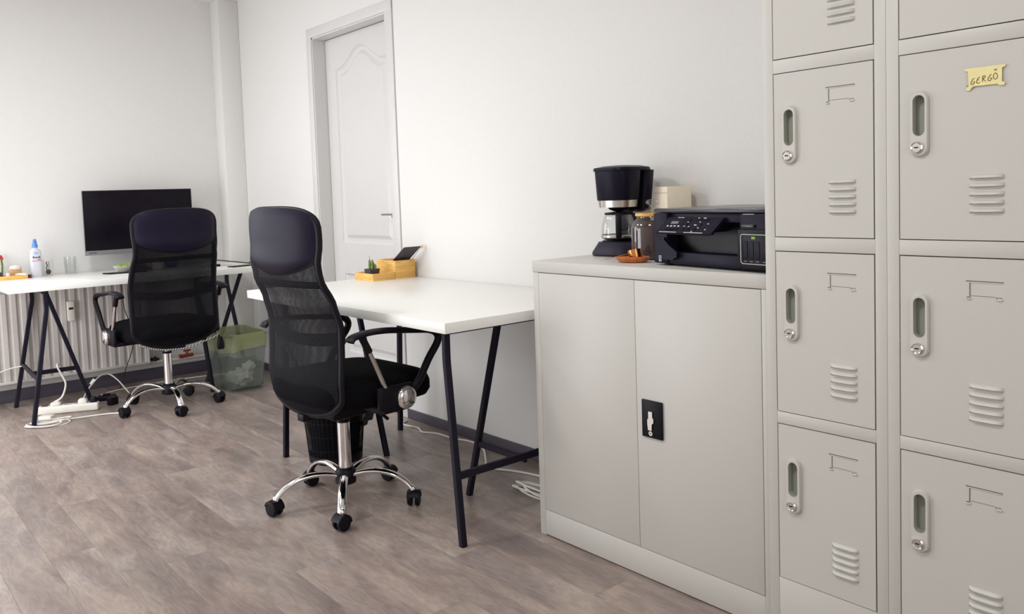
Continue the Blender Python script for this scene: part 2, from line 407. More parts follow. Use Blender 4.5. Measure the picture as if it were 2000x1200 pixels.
window('window_added', 'x', SY0, SY1, SZ0, SZ1, XR+.09)  # unseen opening added to go with the side fill

# skirting boards
mb = MB(); mb.box(DX1+.07, XR, -.012, .0, 0, .048, bev=.002)
tag(mb.build('baseboard_right', M['skirt']), kind='structure')
tag(MB().box(0.0, DX0-.055, -.012, 0, 0, .048, bev=.002).build('baseboard_corner', M['skirt']), kind='structure')
mb = MB(); mb.box(XL, XL+.012, YB, -.138, 0, .075, bev=.002); mb.box(XL+.012, .0, -.150, -.138, 0, .075, bev=.002); mb.box(0, .012, -.150, -.012, 0, .075, bev=.002)
tag(mb.build('baseboard_left', M['skirt']), kind='structure')

# ------------------------------------------------------------------ door
door = bpy.data.objects.new('door_1', None); COL.objects.link(door); door.location = (DX0, 0, 0); tag(door, kind='structure')
O = (DX0, 0, 0)
cw = .052
MB(O).box(DX0-cw, DX0+.004, -.009, 0, 0, DZ+cw, bev=.003).build('door_casing', M['trimw'], door)
MB(O).box(DX1-.004, DX1+.064, -.009, 0, 0, DZ+cw, bev=.003).build('door_casing', M['trimw'], door)
MB(O).box(DX0-cw, DX1+.064, -.0095, 0, DZ-.004, DZ+cw, bev=.004).build('door_casing', M['trimw'], door)
mb = MB(O); mb.box(DX0, DX0+.012, -.002, .15, 0, DZ); mb.box(DX1-.012, DX1, -.002, .15, 0, DZ); mb.box(DX0, DX1, -.002, .15, DZ-.012, DZ)
mb.build('door_jamb', M['trimw'], door)
LX0, LX1, LY = DX0+.015, DX1-.015, .078
def arch_outline(x0, x1, z0, z1, rise, ins=0, n=18):
    pts = [(x0+ins, z0+ins), (x1-ins, z0+ins)]
    if not rise: return pts+[(x1-ins, z1-ins), (x0+ins, z1-ins)]
    for i in range(n+1):
        t = i/n; x = x1-ins+(x0-x1+2*ins)*t
        k = .5-.5*math.cos(2*PI*min(max((t-.0)/1, 0), 1)); k = k**1.3
        pts.append((x, z1-ins+rise*k))
    return pts
pan = [(LX0+.115, LX1-.115, .875, 1.915-.04, .10), (LX0+.115, LX1-.115, .24, .70, 0)]
to3 = lambda u, v, d: (u, LY+d, v)
mb = MB(O); mb.plate([(LX0, .008), (LX1, .008), (LX1, DZ-.016), (LX0, DZ-.016)], [arch_outline(*q) for q in pan], to3, .038)
leaf = mb.build('door_leaf', M['trimw'], door, smooth=20)
for q in pan:
    # moulded, recessed panel: slope down, flat border, raised field
    def ringp(ins, d): return [Vector((u, LY+d, v)) for u, v in arch_outline(*q, ins=ins)]
    mb = MB(O); mb.ring_loft([ringp(-.002, .0005), ringp(.012, .012), ringp(.030, .013), ringp(.050, .003), ringp(.051, .003)], caps=False)
    R = [mb.b.verts.new(v-Vector(O)) for v in ringp(.051, .003)]
    bmesh.ops.triangle_fill(mb.b, use_beauty=True, edges=[mb.b.edges.new((R[i], R[(i+1) % len(R)])) for i in range(len(R))])
    mb.build('door_panel', M['trimw'], leaf, smooth=20)
mb = MB(O); hx, hz = LX1-.055, 1.03
mb.box(hx-.02, hx+.02, LY-.006, LY, hz-.09, hz+.07, bev=.003); mb.tube([(hx, LY, hz), (hx, LY-.045, hz)], .007, 12)
mb.tube([(hx+.005, LY-.045, hz+.012), (hx-.10, LY-.045, hz+.012)], .0055, 12)
mb.build('door_handle', M['brushed'], leaf)

# ------------------------------------------------------------------ ceiling lamps (just above the frame, they light the room)
for (x, y), lb in (((1.5, -1.7), 'square white ceiling lamp over the free floor by the desks'), ((4.3, -1.85), 'square white ceiling lamp nearest the lockers'), ((2.55, -2.05), 'square white ceiling lamp between the other two')):
    lp = thing('ceiling_lamp', lb, 'lamp', (x, y, 2.42)); O = (x, y, 2.42)
    mb = MB(O); s = .2
    for a in (-1, 1): mb.box(x+a*s-.012, x+a*s+.012, y-s, y+s, 2.41, 2.48, bev=.003); mb.box(x-s, x+s, y+a*s-.012, y+a*s+.012, 2.41, 2.48, bev=.003)
    mb.build('lamp_frame', M['trimw'], lp); MB(O).box(x-s, x+s, y-s, y+s, 2.455, 2.475).build('diffuser', M['trimw'], lp)

# ------------------------------------------------------------------ radiator on the left wall
RX0, RX1, RY0, RY1, RZ0, RZ1 = -.100, -.035, -1.95, -.700, .138, .65
rad = thing('panel_radiator', 'white ribbed panel radiator on the left wall under the long desk', 'radiator', (-.07, -1.3, 0)); O = (-.07, -1.3, 0)
pitch = .052; N = int((RY1-RY0)/pitch)
prof = []
for i in range(N):
    a = RY1-i*pitch
    for dy, dx in ((0, 0), (.012, 0), (.020, -.014), (.032, -.014), (.040, 0)): prof.append((a-dy, RX1+dx))
prof.append((RY0, RX1))
mb = MB(O); mb.ring_loft([[(x, y, RZ0) for y, x in prof]+[(RX0, RY0, RZ0), (RX0, RY1, RZ0)], [(x-.0, y, RZ0+.02) for y, x in prof]+[(RX0, RY0, RZ0+.02), (RX0, RY1, RZ0+.02)], [(x, y, RZ1) for y, x in prof]+[(RX0, RY0, RZ1), (RX0, RY1, RZ1)]])
mb.build('radiator_panel', M['radiator'], rad, smooth=25)
mb = MB(O); mb.box(RX0-.005, RX1+.004, RY1, RY1+.010, RZ0-.01, RZ1+.01, bev=.002); mb.box(RX0-.005, RX1+.003, RY0, RY1+.01, RZ0-.012, RZ0+.003, bev=.002)
mb.build('side_cover', M['radiator'], rad)
MB(O).box(XL+.002, RX0+.004, RY1-.12, RY1-.09, .2, .5).build('bracket', M['radiator'], rad)
mb = MB(O); mb.box(RX1-.006, RX1+.022, -1.152, -1.112, .455, .575, bev=.006)
hm = mb.build('heat_meter', M['whitep'], rad); MB(O).box(RX1+.0215, RX1+.0235, -1.144, -1.120, .525, .538).build('display', M['dark'], hm)
mb = MB(O); pz = .120
mb.tube(smoothpts([(-.085, -.70, pz), (-.085, -.62, pz), (-.085, -.32, pz-.004), (-.085, -.165, pz-.004)]), .011, 10)
mb.build('supply_pipe', M['radiator'], rad)
mb = MB(O); mb.tube([(-.085, -.69, .145), (-.085, -.62, .135)], .010, 10); mb.tube([(-.085, -.66, .14), (-.05, -.66, .14)], .008, 8); mb.box(-.095, -.075, -.65, -.635, .125, .155, bev=.002)
mb.build('valve', M['cableb'], rad)
mb = MB(O); mb.tube([(-.07, -.48, .135), (-.07, -.405, .138)], .011, 12); mb.tube([(-.07, -.445, .135), (-.07, -.445, .165)], .009, 10); mb.tube([(-.07, -.465, .168), (-.07, -.420, .168)], .007, 10); mb.box(-.082, -.058, -.495, -.48, .123, .147, bev=.002)
mb.build('pipe_tap', M['copperpipe'], rad)
# ------------------------------------------------------------------ desks
def trestle(parent, O, top_a, top_b, feet_out, foot_in, top_in, barz=.225, zt=.70, bars=True):
    """three-footed steel trestle: two bent outer legs, one straight inner leg"""
    t = MB(O).bar((*top_a, zt-.008), (*top_b, zt-.008), .030, .016).build('trestle', M['legs'], parent)
    w = .022; pts = []
    for tp, ft in zip((top_a, top_b), feet_out):
        k = Vector((tp[0], tp[1], zt-.10)); T = Vector((*tp, zt)); F = Vector((*ft, 0))
        ring = smoothpts([T, (T+k)/2, k, k+(F-k)*.12, k+(F-k)*.4, F], 3)
        mb = MB(O); d = (F-k); d.normalize(); al = Vector((top_b[0]-top_a[0], top_b[1]-top_a[1], 0)).normalized()
        rings = []
        for i, q in enumerate(ring):
            tt = (ring[min(i+1, len(ring)-1)]-ring[max(i-1, 0)]).normalized(); u = al-tt*al.dot(tt); u.normalize(); sd = tt.cross(u); h = w/2; kk = .003
            rings.append([q+sd*x+u*y for x, y in ((h-kk,-h),(h,-h+kk),(h,h-kk),(h-kk,h),(-h+kk,h),(-h,h-kk),(-h,-h+kk),(-h+kk,-h))])
        mb.ring_loft(rings); mb.build('trestle_leg', M['legs'], t); pts.append(k+(F-k)*((k.z-barz)/k.z))
    T, F = Vector((*top_in, zt)), Vector((*foot_in, 0)); al = Vector((top_b[0]-top_a[0], top_b[1]-top_a[1], 0)).normalized()
    MB(O).bar(T, F, .022, .022, up=al, bev=.003).build('trestle_leg', M['legs'], t)
    if not bars: return
    MB(O).bar(pts[0], pts[1], .014, .024).build('crossbar', M['legs'], t)
    pi = T+(F-T)*((zt-barz+.012)/zt); MB(O).bar(pi, (pts[0]+pts[1])/2-Vector((0, 0, .012)), .014, .024).build('crossbar', M['legs'], t)
# near desk
TX0, TX1, TY0, TY1, TZ = 1.8445, 3.3561, -.8052, -.006, .735
d1 = thing('trestle_desk', 'white desk on dark trestles with a bamboo organiser on it, beside the grey cabinet', 'desk', ((TX0+TX1)/2, (TY0+TY1)/2, 0)); O1 = tuple(d1.location)
MB(O1).box(TX0, TX1, TY0, TY1, TZ-.034, TZ, bev=.0015).build('tabletop', M['desk'], d1)
trestle(d1, O1, (3.275, -.745), (3.275, -.155), ((3.327, -.745), (3.327, -.155)), (2.978, -.45), (3.19, -.45))
trestle(d1, O1, (2.10, -.745), (2.085, -.155), ((2.035, -.745), (2.05, -.155)), (2.35, -.42), (2.135, -.42))
# far desk
EX0, EX1, EY0, EY1 = -.132, .5702, -1.5446, -.150
d2 = thing('trestle_desk', 'white desk on dark trestles carrying the monitor, along the left wall', 'desk', ((EX0+EX1)/2, (EY0+EY1)/2, 0)); O2 = tuple(d2.location)
MB(O2).box(EX0, EX1, EY0, EY1, TZ-.034, TZ, bev=.0015).build('tabletop', M['desk'], d2)
trestle(d2, O2, (.555, -1.372), (-.02, -1.335), ((.61, -1.478), (.035, -1.462)), (.31, -1.12), (.30, -1.33), .24)
trestle(d2, O2, (.490, -.555), (.05, -.195), ((.524, -.500), (.09, -.11)), (.205, -.42), (.33, -.206), .24, bars=False)

# ------------------------------------------------------------------ grey two-door cabinet
CX0, CX1, CY0, CY1, CZ = 3.4228, 4.2865, -.4922, -.012, .9082
cab = thing('metal_cabinet', 'low grey two-door metal cabinet with a black handle plate, coffee maker on top', 'cabinet', ((CX0+CX1)/2, CY1, 0)); O = tuple(cab.location)
mb = MB(O)
mb.box(CX0, CX0+.012, CY0+.02, CY1, .0, .87); mb.box(CX1-.012, CX1, CY0+.02, CY1, 0, .87); mb.box(CX0, CX1, CY1-.01, CY1, 0, .87)
mb.box(CX0, CX0+.0255, CY0, CY0+.02, 0, .8715, bev=.001); mb.box(4.2638, CX1, CY0, CY0+.02, 0, .8715, bev=.001); mb.box(CX0+.0255, 4.2638, CY0, CY0+.02, .004, .0866, bev=.001)
mb.box(CX0+.012, CX1-.012, CY0+.03, CY1-.01, .07, .08)
mb.build('cabinet_body', M['steelpaint'], cab)
MB(O).box(CX0+.0125, CX1-.0125, CY0+.024, CY0+.027, .005, .868).build('inner_shadow_board', M['dark'], cab)
MB(O).box(CX0-.002, CX1, CY0-.002, CY1, .8722, CZ, bev=.002).build('cabinet_top', M['steelpaint'], cab)
for i, (a, b_) in enumerate(((CX0+.0265, 3.8522), (3.8538, 4.2625))):
    dr = MB(O).box(a, b_, CY0-.0005, CY0+.018, .0885, .8702, bev=.001).build('cabinet_door', M['steelpaint'], cab)
# handle plate on the right-hand door
hx0, hx1, hz0, hz1 = 3.875, 3.949, .423, .531
pl_ = MB(O).box(hx0, hx1, CY0-.007, CY0-.0002, hz0, hz1, bev=.003).build('handle_plate', M['blackp'], dr)
mb = MB(O); prof = [(.006, .024), (.020, .024), (.020, .008), (.024, .004), (.024, -.006), (.018, -.012), (.017, -.030), (.004, -.030), (.002, -.012), (.002, .000), (.006, .004)]
cx, cz = 3.897, .476
mb.plate([(cx+a, cz+b) for a, b in prof], [], lambda u, v, d: (u, CY0-.011+d, v), .005); mb.build('lever', M['brushed'], dr, smooth=20)
MB(O).lathe([(.0068, CY0-.010), (.0068, CY0-.006)], (3.909, 0, .437), 16, 'y').build('keyhole', M['brushed'], dr)
MB(O).lathe([(.002, CY0-.0106), (.002, CY0-.009)], (3.909, 0, .437), 10, 'y').build('keyhole_slot', M['dark'], dr)

# ------------------------------------------------------------------ lockers
LYF = -.5075
rows = [(1.4245, 1.8115), (1.0045, 1.3890), (.5800, .9680), (.1640, .5470)]
def stadium(x0, x1, z0, z1, n=8):
    r = (x1-x0)/2; cx = (x0+x1)/2; P = []
    for i in range(n+1): a = PI*i/n; P.append((cx+r*math.cos(a), z1-r+r*math.sin(a)))
    for i in range(n+1): a = PI+PI*i/n; P.append((cx+r*math.cos(a), z0+r+r*math.sin(a)))
    return P
def make_locker():
    W = .295
    L = thing('locker_column', 'x', 'locker')
    mb = MB(); D = .495
    mb.box(0, .003, .003, D, 0, 1.85); mb.box(W-.003, W, .003, D, 0, 1.85); mb.box(0, W, .003, D, 1.847, 1.85); mb.box(.003, W-.003, D-.003, D, 0, 1.847)
    dx0, dx1 = .0262, .2695
    mb.box(0, dx0, 0, .02, 0, 1.85, bev=.0012); mb.box(dx1, W, 0, .02, 0, 1.85, bev=.0012)
    zz = [0]+[v for a, b in rows[::-1] for v in (a-.002, b+.002)]+[1.85]
    for i in range(0, len(zz), 2): mb.box(dx0, dx1, .0003, .02, zz[i], zz[i+1], bev=.001)
    mb.build('locker_frame', M['steelpaint'], L)
    MB().box(.004, W-.004, .024, .027, .01, 1.84).build('inner_shadow_board', M['dark'], L)
    hx0, hx1 = .0515, .0885
    dmesh = {}
    for k, (z0, z1) in enumerate(rows):
        mb = MB(); u0, u1 = dx0+.0025, dx1-.0025
        rec = stadium(.0585, .0825, z1-.170, z1-.086); rin = stadium(.0590, .0820, z1-.1695, z1-.0865)
        mb.plate([(u0, z0), (u1, z0), (u1, z1), (u0, z1)], [rec], lambda u, v, d: (u, -.0005+d, v), .012)
        dr = mb.build('locker_door', M['steelpaint'], L, smooth=20)
        mb = MB(); mb.plate(stadium(hx0+.002, hx1-.002, z1-.2105, z1-.0795), [rec], lambda u, v, d: (u, -.0085+d, v), .004)
        o_ = stadium(hx0, hx1, z1-.2125, z1-.0775); i_ = stadium(hx0+.002, hx1-.002, z1-.2105, z1-.0795)
        mb.ring_loft([[(u, .0, v) for u, v in o_], [(u, -.006, v) for u, v in o_], [(u, -.0085, v) for u, v in i_]], caps=False)
        mb.build('handle_surround', M['steelpaint'], dr, smooth=50)
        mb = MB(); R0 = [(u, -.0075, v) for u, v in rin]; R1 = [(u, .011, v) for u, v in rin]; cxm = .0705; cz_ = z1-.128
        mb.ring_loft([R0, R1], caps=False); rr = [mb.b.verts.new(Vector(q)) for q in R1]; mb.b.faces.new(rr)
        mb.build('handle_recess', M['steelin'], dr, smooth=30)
        mb = MB(); mb.lathe([(.0128, -.006), (.0128, -.012), (.0105, -.0145), (.009, -.0135), (.0088, -.0125), (.003, -.0125)], (.0672, 0, z1-.1935), 20, 'y'); mb.box(.0664, .0680, -.0132, -.012, z1-.1975, z1-.1895)
        mb.build('lock', M['chrome'], dr)
        MB().box(.0632, .0712, -.0135, -.0123, z1-.1948, z1-.1922).build('lock_slot', M['dark'], dr)
        for j in range(5):
            zt = z1-.2535-j*.0168
            if 'louver' not in dmesh:
                mb = MB(); rings = []
                for t in range(9):
                    uu = t/8; x = .1655+.062*uu; s = min(1, min(uu, 1-uu)*14+.25)
                    rings.append([(x, 0, 0), (x, -.0012*s, .0), (x, -.0074*s, -.0050), (x, -.0076*s, -.0068), (x, -.0008, -.0095), (x, 0, -.0095)])
                mb.ring_loft(rings); o = mb.build('louver', M['steelpaint'], dr, smooth=60); dmesh['louver'] = o.data
            else:
                o = bpy.data.objects.new('louver', dmesh['louver']); COL.objects.link(o); o.parent = dr
            o.location = (0, -.0004, zt)
        # pressed card holder: thin ridges, groove shade painted as dark strips
        lx0, lx1, lz0, lz1 = .159, .227, z1-.080, z1-.044
        mb = MB(); mb.box(lx0+.004, lx1-.001, -.0016, 0, lz1-.0050, lz1-.0028, bev=.0006); mb.box(lx0+.001, lx0+.0095, -.0030, 0, lz0-.0030, lz0+.0004, bev=.0010); mb.box(lx1-.012, lx1-.001, -.0030, 0, lz0-.0026, lz0+.0010, bev=.0010)
        mb.build('card_holder', M['steelpaint'], dr, smooth=20)
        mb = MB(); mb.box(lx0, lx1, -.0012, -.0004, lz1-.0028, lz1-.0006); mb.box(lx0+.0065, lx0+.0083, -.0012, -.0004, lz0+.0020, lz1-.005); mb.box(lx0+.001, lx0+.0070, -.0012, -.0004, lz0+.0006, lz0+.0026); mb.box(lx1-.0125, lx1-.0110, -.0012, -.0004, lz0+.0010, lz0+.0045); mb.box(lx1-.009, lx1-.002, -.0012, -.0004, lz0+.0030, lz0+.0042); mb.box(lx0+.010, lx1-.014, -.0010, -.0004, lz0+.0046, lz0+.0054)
        mb.build('card_slot_shade', M['slotshade'], dr)
    return L
lk = make_locker(); lk.location = (4.2870, LYF, 0)
lk['label'] = 'tall grey locker column with four doors, directly right of the low cabinet'; lk['group'] = 'grey locker columns'
lk2 = copy_tree(lk); lk2.location = (4.5822, LYF, 0)
lk2['label'] = 'tall grey locker column at the right edge, yellow name note on one door'
# yellow name note with taped corners, handwriting GERGÖ
nt = thing('name_note', 'yellow taped paper note with a handwritten name on a locker door', 'note', (4.776, LYF-.004, 1.323)); O = tuple(nt.location)
ny = LYF-.0042
outl = [(4.740, 1.3445), (4.812, 1.3445), (4.812, 1.3405), (4.8065, 1.338), (4.8065, 1.3125), (4.812, 1.3095), (4.810, 1.3050), (4.801, 1.3055), (4.799, 1.3085), (4.757, 1.3085), (4.753, 1.3065), (4.749, 1.3010), (4.7405, 1.3025), (4.747, 1.3105), (4.7455, 1.3385), (4.740, 1.3405)]
MB(O).plate(outl, [], lambda u, v, d: (u, ny+d, v), .0006).build('note_paper', M['yellow'], nt)
let = {'G': [[(.9, .95), (.5, .75), (.15, .3), (.2, .02), (.6, 0), (.9, .2), (.95, .38), (.55, .36)]], 'E': [[(.85, .9), (.4, .75), (.3, .55), (.7, .52)], [(.35, .55), (.1, .25), (.3, 0), (.9, .1)]],
       'R': [[(.15, 0), (.25, .95)], [(.25, .9), (.7, .95), (.75, .65), (.3, .5), (.95, .05)]], 'O': [[(.5, 1), (.1, .75), (.05, .3), (.4, 0), (.85, .2), (.95, .65), (.5, 1)], [(.35, 1.35), (.37, 1.6)], [(.65, 1.35), (.67, 1.6)]]}
mb = MB(O)
for i, ch in enumerate('GERGO'):
    bx, bz, wch, hch = 4.7505+i*.0102, 1.3125+i*.0012, .0078, .0125
    for st in let[ch]:
        mb.tube(smoothpts([(bx+a*wch, ny-.0003, bz+b*hch) for a, b in st], 3), .00055, 5, up=(0, 1, 0))
mb.build('handwriting', M['ink'], nt)

# ------------------------------------------------------------------ office chairs
def make_chair():
    C = thing('office_chair', 'x', 'chair')
    prof = [(.37, -.160), (.42, -.176), (.50, -.184), (.60, -.178), (.70, -.176), (.78, -.198), (.86, -.236), (.92, -.246), (.98, -.238), (1.05, -.240), (1.12, -.252)]
    def px(z):
        for (a, xa), (b, xb) in zip(prof, prof[1:]):
            if z <= b: t = max(0, (z-a)/(b-a)); t = t*t*(3-2*t)*.5+t*.5; return xa+(xb-xa)*t
        return prof[-1][1]
    wid = [(.37, .222), (.44, .226), (.52, .228), (.70, .228), (.80, .222), (.88, .212), (.95, .216), (1.03, .219), (1.12, .217)]
    def hw(z):
        for (a, xa), (b, xb) in zip(wid, wid[1:]):
            if z <= b: t = max(0, (z-a)/(b-a)); return xa+(xb-xa)*t
        return wid[-1][1]
    zb = lambda u: .378+.095*(1-(1-min(1, abs(u))**2.3)**(1/2.3))
    ztop = lambda u: 1.098-.085*(1-(1-min(1, abs(u))**3.4)**(1/3.4))
    zl = lambda u: .874+.056*abs(u)**2
    su = lambda u: math.sin(u*PI/2)
    def S(u, z, off): return (px(z)+.032*u*u+off, -hw(z)*u, z)
    def back(off): return lambda u, v: S(su(u)*.985, zb(su(u))+(zl(su(u))+.03-zb(su(u)))*v, off)
    MB().sheet(back(-.012), 20, 26).build('back_mesh', M['mesh'], C, smooth=80)
    MB().sheet(back(.014), 20, 26).build('inner_mesh', M['mesh'], C, smooth=80)
    loop = [S(1, z, 0) for z in [.44+.02*i for i in range(30)]]
    loop = []
    for i in range(33): u = su(-1+2*i/32); loop.append(S(u, zb(u), 0))
    for i in range(1, 24): loop.append(S(1, zb(1)+(ztop(1)-zb(1))*i/24, 0))
    for i in range(33): u = su(1-2*i/32); loop.append(S(u, ztop(u), 0))
    for i in range(1, 24): loop.append(S(-1, ztop(1)-(ztop(1)-zb(1))*i/24, 0))
    MB().tube(loop, .011, 10, closed=True, flat=(.016, .011), up=(1, 0, 0)).build('back_frame', M['blackp'], C, smooth=60)
    # padded leatherette headrest
    nu, nv = 24, 14; rings = []
    for j in range(nv+1):
        v = j/nv; th = .006+.018*(1-abs(2*v-1)**4)
        ring = []
        fr = []; bk = []
        for i in range(nu+1):
            u = su(-1+2*i/nu); z = zl(u)+(ztop(u)+.010-zl(u))*v; k = th*(1-abs(u)**8)+.004; s = 1.04
            fr.append(S(u*s, z, k)); bk.append(S(u*s, z, -k))
        rings.append(fr+bk[::-1])
    MB().ring_loft(rings).build('headrest', M['leather'], C, smooth=70)
    mb = MB()
    for z in (.845,):
        mb.tube([S(-.97+1.94*i/12, z, .004) for i in range(13)], .01, 8, flat=(.005, .012))
    mb.tube([S(-.97+1.94*i/12, .66-.02*(1-(-1+i/6)**2), .02) for i in range(13)], .01, 8, flat=(.006, .022))
    mb.build('lumbar_bar', M['blackp'], C)
    # lower solid part of the back shell
    MB().sheet(lambda uu, v: (lambda u: S(u*.98, zb(u)+.004+(.50-.03*(1-u*u)-zb(u))*v, -.004))(su(uu)), 18, 6).build('back_pad', M['fabric'], C, smooth=80, solid=.014)
    MB().box(-.165, -.135, -.03, .03, .365, .52, bev=.008).build('back_bracket', M['blackp'], C)
    # seat cushion
    mb = MB(); rings = []
    secs = [(.395, .86), (.402, .95), (.425, 1.0), (.455, 1.0), (.475, .97), (.490, .90), (.500, .74), (.504, .45), (.505, .1)]
    for z, k in secs:
        ring = []
        for a in range(40):
            t = 2*PI*a/40; ca, sa = math.cos(t), math.sin(t)
            X = .235*k*math.copysign(abs(ca)**.5, ca); Y = .247*k*math.copysign(abs(sa)**.5, sa)
            drop = -.012*max(0, X/.235)**3+.012*max(0, -X/.235)**2
            ring.append((X*1.04+.045, Y, z+drop))
        rings.append(ring)
    mb.ring_loft(rings); mb.build('seat', M['fabric'], C, smooth=80)
    mb = MB(); mb.box(-.09, .12, -.075, .075, .335, .394, bev=.01); mb.tube([(.03, -.06, .365), (.03, -.20, .362), (.03, -.235, .35)], .006, 8)
    mb.box(-.18, -.07, -.02, .02, .345, .372, bev=.004)
    mb.build('tilt_mechanism', M['blackp'], C)
    MB().lathe([(.015, .29), (.015, .345)], n=20).build('gas_piston', M['chrome'], C)
    mb = MB(); mb.lathe([(.0235, .13), (.0235, .308), (.018, .310)], n=24); g = mb.build('gas_lift', M['chrome'], C)
    MB().lathe([(.0245, .306), (.0245, .316), (.016, .318)], n=24).build('lift_collar', M['blackp'], C)
    MB().lathe([(.024, .072), (.038, .078), (.040, .118), (.030, .134), (.026, .136)], n=24).build('base_hub', M['blackp'], C)
    legp = [(.030, .108), (.075, .120), (.130, .124), (.180, .115), (.220, .096), (.248, .072), (.258, .058)]
    lp = smoothpts([(a, 0, b) for a, b in legp], 3)
    for k in range(5):
        mb = MB(); mb.tube(lp, .01, 12, flat=(.016, .0095)); mb.lathe([(.010, .048), (.0115, .052), (.0115, .068), (.006, .072)], (.258, 0, 0), 12)
        lg = mb.build('base_leg', M['chrome'], C, smooth=60); lg.rotation_euler = (0, 0, 2*PI*k/5)
        mb = MB(); cx = -.004
        for s in (-1, 1): mb.lathe([(.020, s*.006), (.0265, s*.0075), (.0272, s*.015), (.024, s*.0215), (.008, s*.023)], (cx, 0, .0274), 18, 'y')
        rings = []
        for i in range(11):
            a = PI*(-.02)+PI*.92*i/10; rings.append([(cx+rr*math.cos(a), yy, .028+rr*math.sin(a)) for rr, yy in ((.022, -.024), (.0305, -.022), (.0315, 0), (.0305, .022), (.022, .024))])
        mb.ring_loft(rings); mb.lathe([(.006, .03), (.006, .056), (.004, .058)], (0, 0, 0), 10)
        ca = mb.build('caster', M['blackp'], lg, smooth=50); ca.location = (.262, 0, 0); ca.rotation_euler = (0, 0, random.Random(k+3).uniform(1.2, 2.6))
    # armrests
    for s in (-1, 1):
        Y = s*.285
        path = smoothpts([(.055, Y*.98, .425), (.125, Y, .462), (.185, Y, .545), (.230, Y, .600), (.230, Y, .630), (.195, Y, .649), (.11, Y, .660), (.0, Y, .674), (-.08, Y, .676), (-.135, Y, .668), (-.150, Y, .655)], 4)
        # section: wide and thin on top, slimmer down the strut
        mb = MB(); rings = []
        for i, q in enumerate(path):
            t = (path[min(i+1, len(path)-1)]-path[max(i-1, 0)]).normalized(); nrm = Vector((-t.z, 0, t.x)); side = Vector((0, 1, 0)); f = i/(len(path)-1)
            wd = .0125+.0115*min(1, max(0, (f-.38)/.2)); hh = .0145-.004*min(1, max(0, (f-.4)/.2)); 
            rings.append([q+side*(wd*math.cos(2*PI*k/14))+nrm*(hh*math.sin(2*PI*k/14)) for k in range(14)])
        mb.ring_loft(rings); ar = mb.build('armrest', M['blackp'], C, smooth=60)
        MB().tube([(-.105, Y, .674), (-.072, Y, .610)], .0125, 12).build('rod_sleeve', M['blackp'], ar)
        MB().tube([(-.074, Y, .614), (-.012, Y, .475)], .0085, 12).build('chrome_rod', M['brushed'], ar)
        mb = MB(); y0, y1 = (Y-.012, Y+.012); mb.box(-.045, .105, min(y0, y1), max(y0, y1), .395, .478, bev=.010, seg=3); a, b_ = sorted((s*.14, Y)); mb.box(-.02, .09, a, b_, .382, .402, bev=.004)
        mb.build('arm_mount', M['blackp'], ar)
        mb = MB(); q0 = Y+s*.010; mb.lathe([(.040, q0), (.041, q0+s*.006), (.038, q0+s*.012), (.026, q0+s*.018), (.010, q0+s*.021), (.001, q0+s*.0215)], (.068, 0, .430), 28, 'y')
        mb.build('end_cap', M['chrome'], ar, smooth=60)
    return C
ch1 = make_chair(); ch1.location = (2.712, -.822, 0); ch1.rotation_euler = (0, 0, math.radians(95))
ch1['label'] = 'black high-back mesh office chair pulled up to the near desk, dark leatherette headrest catching light'
ch2 = copy_tree(ch1); ch2.location = (.709, -.815, 0); ch2.rotation_euler = (0, 0, math.radians(184))
ch2['label'] = 'black high-back mesh office chair in front of the monitor by the left wall'
for c_ in (ch1, ch2): c_['group'] = 'mesh office chairs'
def setphase(ch, deg):
    k = 0
    for o in ch.children:
        if o.name.startswith('base_leg'): o.rotation_euler = (0, 0, math.radians(deg+72*k)); k += 1
setphase(ch1, 16.5); setphase(ch2, 27)
# twisted elastic cord and its toggle hang under the back of both chairs
mb = MB(); mb.tube(smoothpts([(-.19, .215, .40), (-.195, .12, .365), (-.195, -.02, .352), (-.195, -.12, .372), (-.19, -.200, .392), (-.19, -.215, .405)]), .0045, 8)
mb.build('elastic_cord', M['cord'], ch2)
mb = MB(); mb.srect([(.315, .008, .016, 0, 0), (.325, .012, .021, 0, 0), (.355, .012, .019, 0, 0), (.385, .008, .011, 0, 0)], 16, 3, (-.19, -.228)); mb.tube([(-.19, -.215, .40), (-.19, -.228, .38)], .004, 6)
mb.build('cord_toggle', M['blackp'], ch2)

# ------------------------------------------------------------------ coffee maker
Z = CZ
mc = thing('coffee_maker', 'dark drip coffee maker with glass pot and steel band on the cabinet', 'coffee maker', (3.518, -.152, Z))
def L(fn, name, mat, par, sm=40):
    mb = MB(); fn(mb); return mb.build(name, M[mat], par, smooth=sm)
# local: -x is the front (pot side), +x the water tank
px_ = -.030
L(lambda m: m.srect([(0, .099, .082, -.012, 0), (.006, .102, .085, -.012, 0), (.014, .100, .084, -.012, 0), (.040, .086, .071, -.008, 0), (.046, .083, .069, -.006, 0)], 40, 3.0), 'base', 'machbase', mc)
L(lambda m: m.lathe([(.056, .046), (.056, .050), (.004, .0505)], (px_, 0, 0), 32), 'hot_plate', 'blackp', mc)
L(lambda m: m.srect([(.044, .021, .060, .052, 0), (.15, .023, .064, .056, 0), (.286, .029, .073, .062, 0)], 32, 5), 'water_tank', 'mach', mc)
L(lambda m: m.srect([(.186, .058, .0655, -.030, 0), (.190, .060, .0675, -.030, 0), (.286, .067, .074, -.028, 0)], 40, 2.7), 'brew_head', 'mach', mc)
L(lambda m: m.srect([(.163, .055, .0625, -.030, 0), (.187, .0575, .065, -.030, 0)], 40, 2.6), 'steel_band', 'brushed', mc)
L(lambda m: m.srect([(.150, .008, .030, .026, 0), (.187, .010, .034, .026, 0)], 16, 4), 'rear_neck', 'blackp', mc)
L(lambda m: m.lathe([(.012, .148), (.030, .155), (.040, .166)], (px_, 0, 0), 24), 'drip_nozzle', 'blackp', mc)
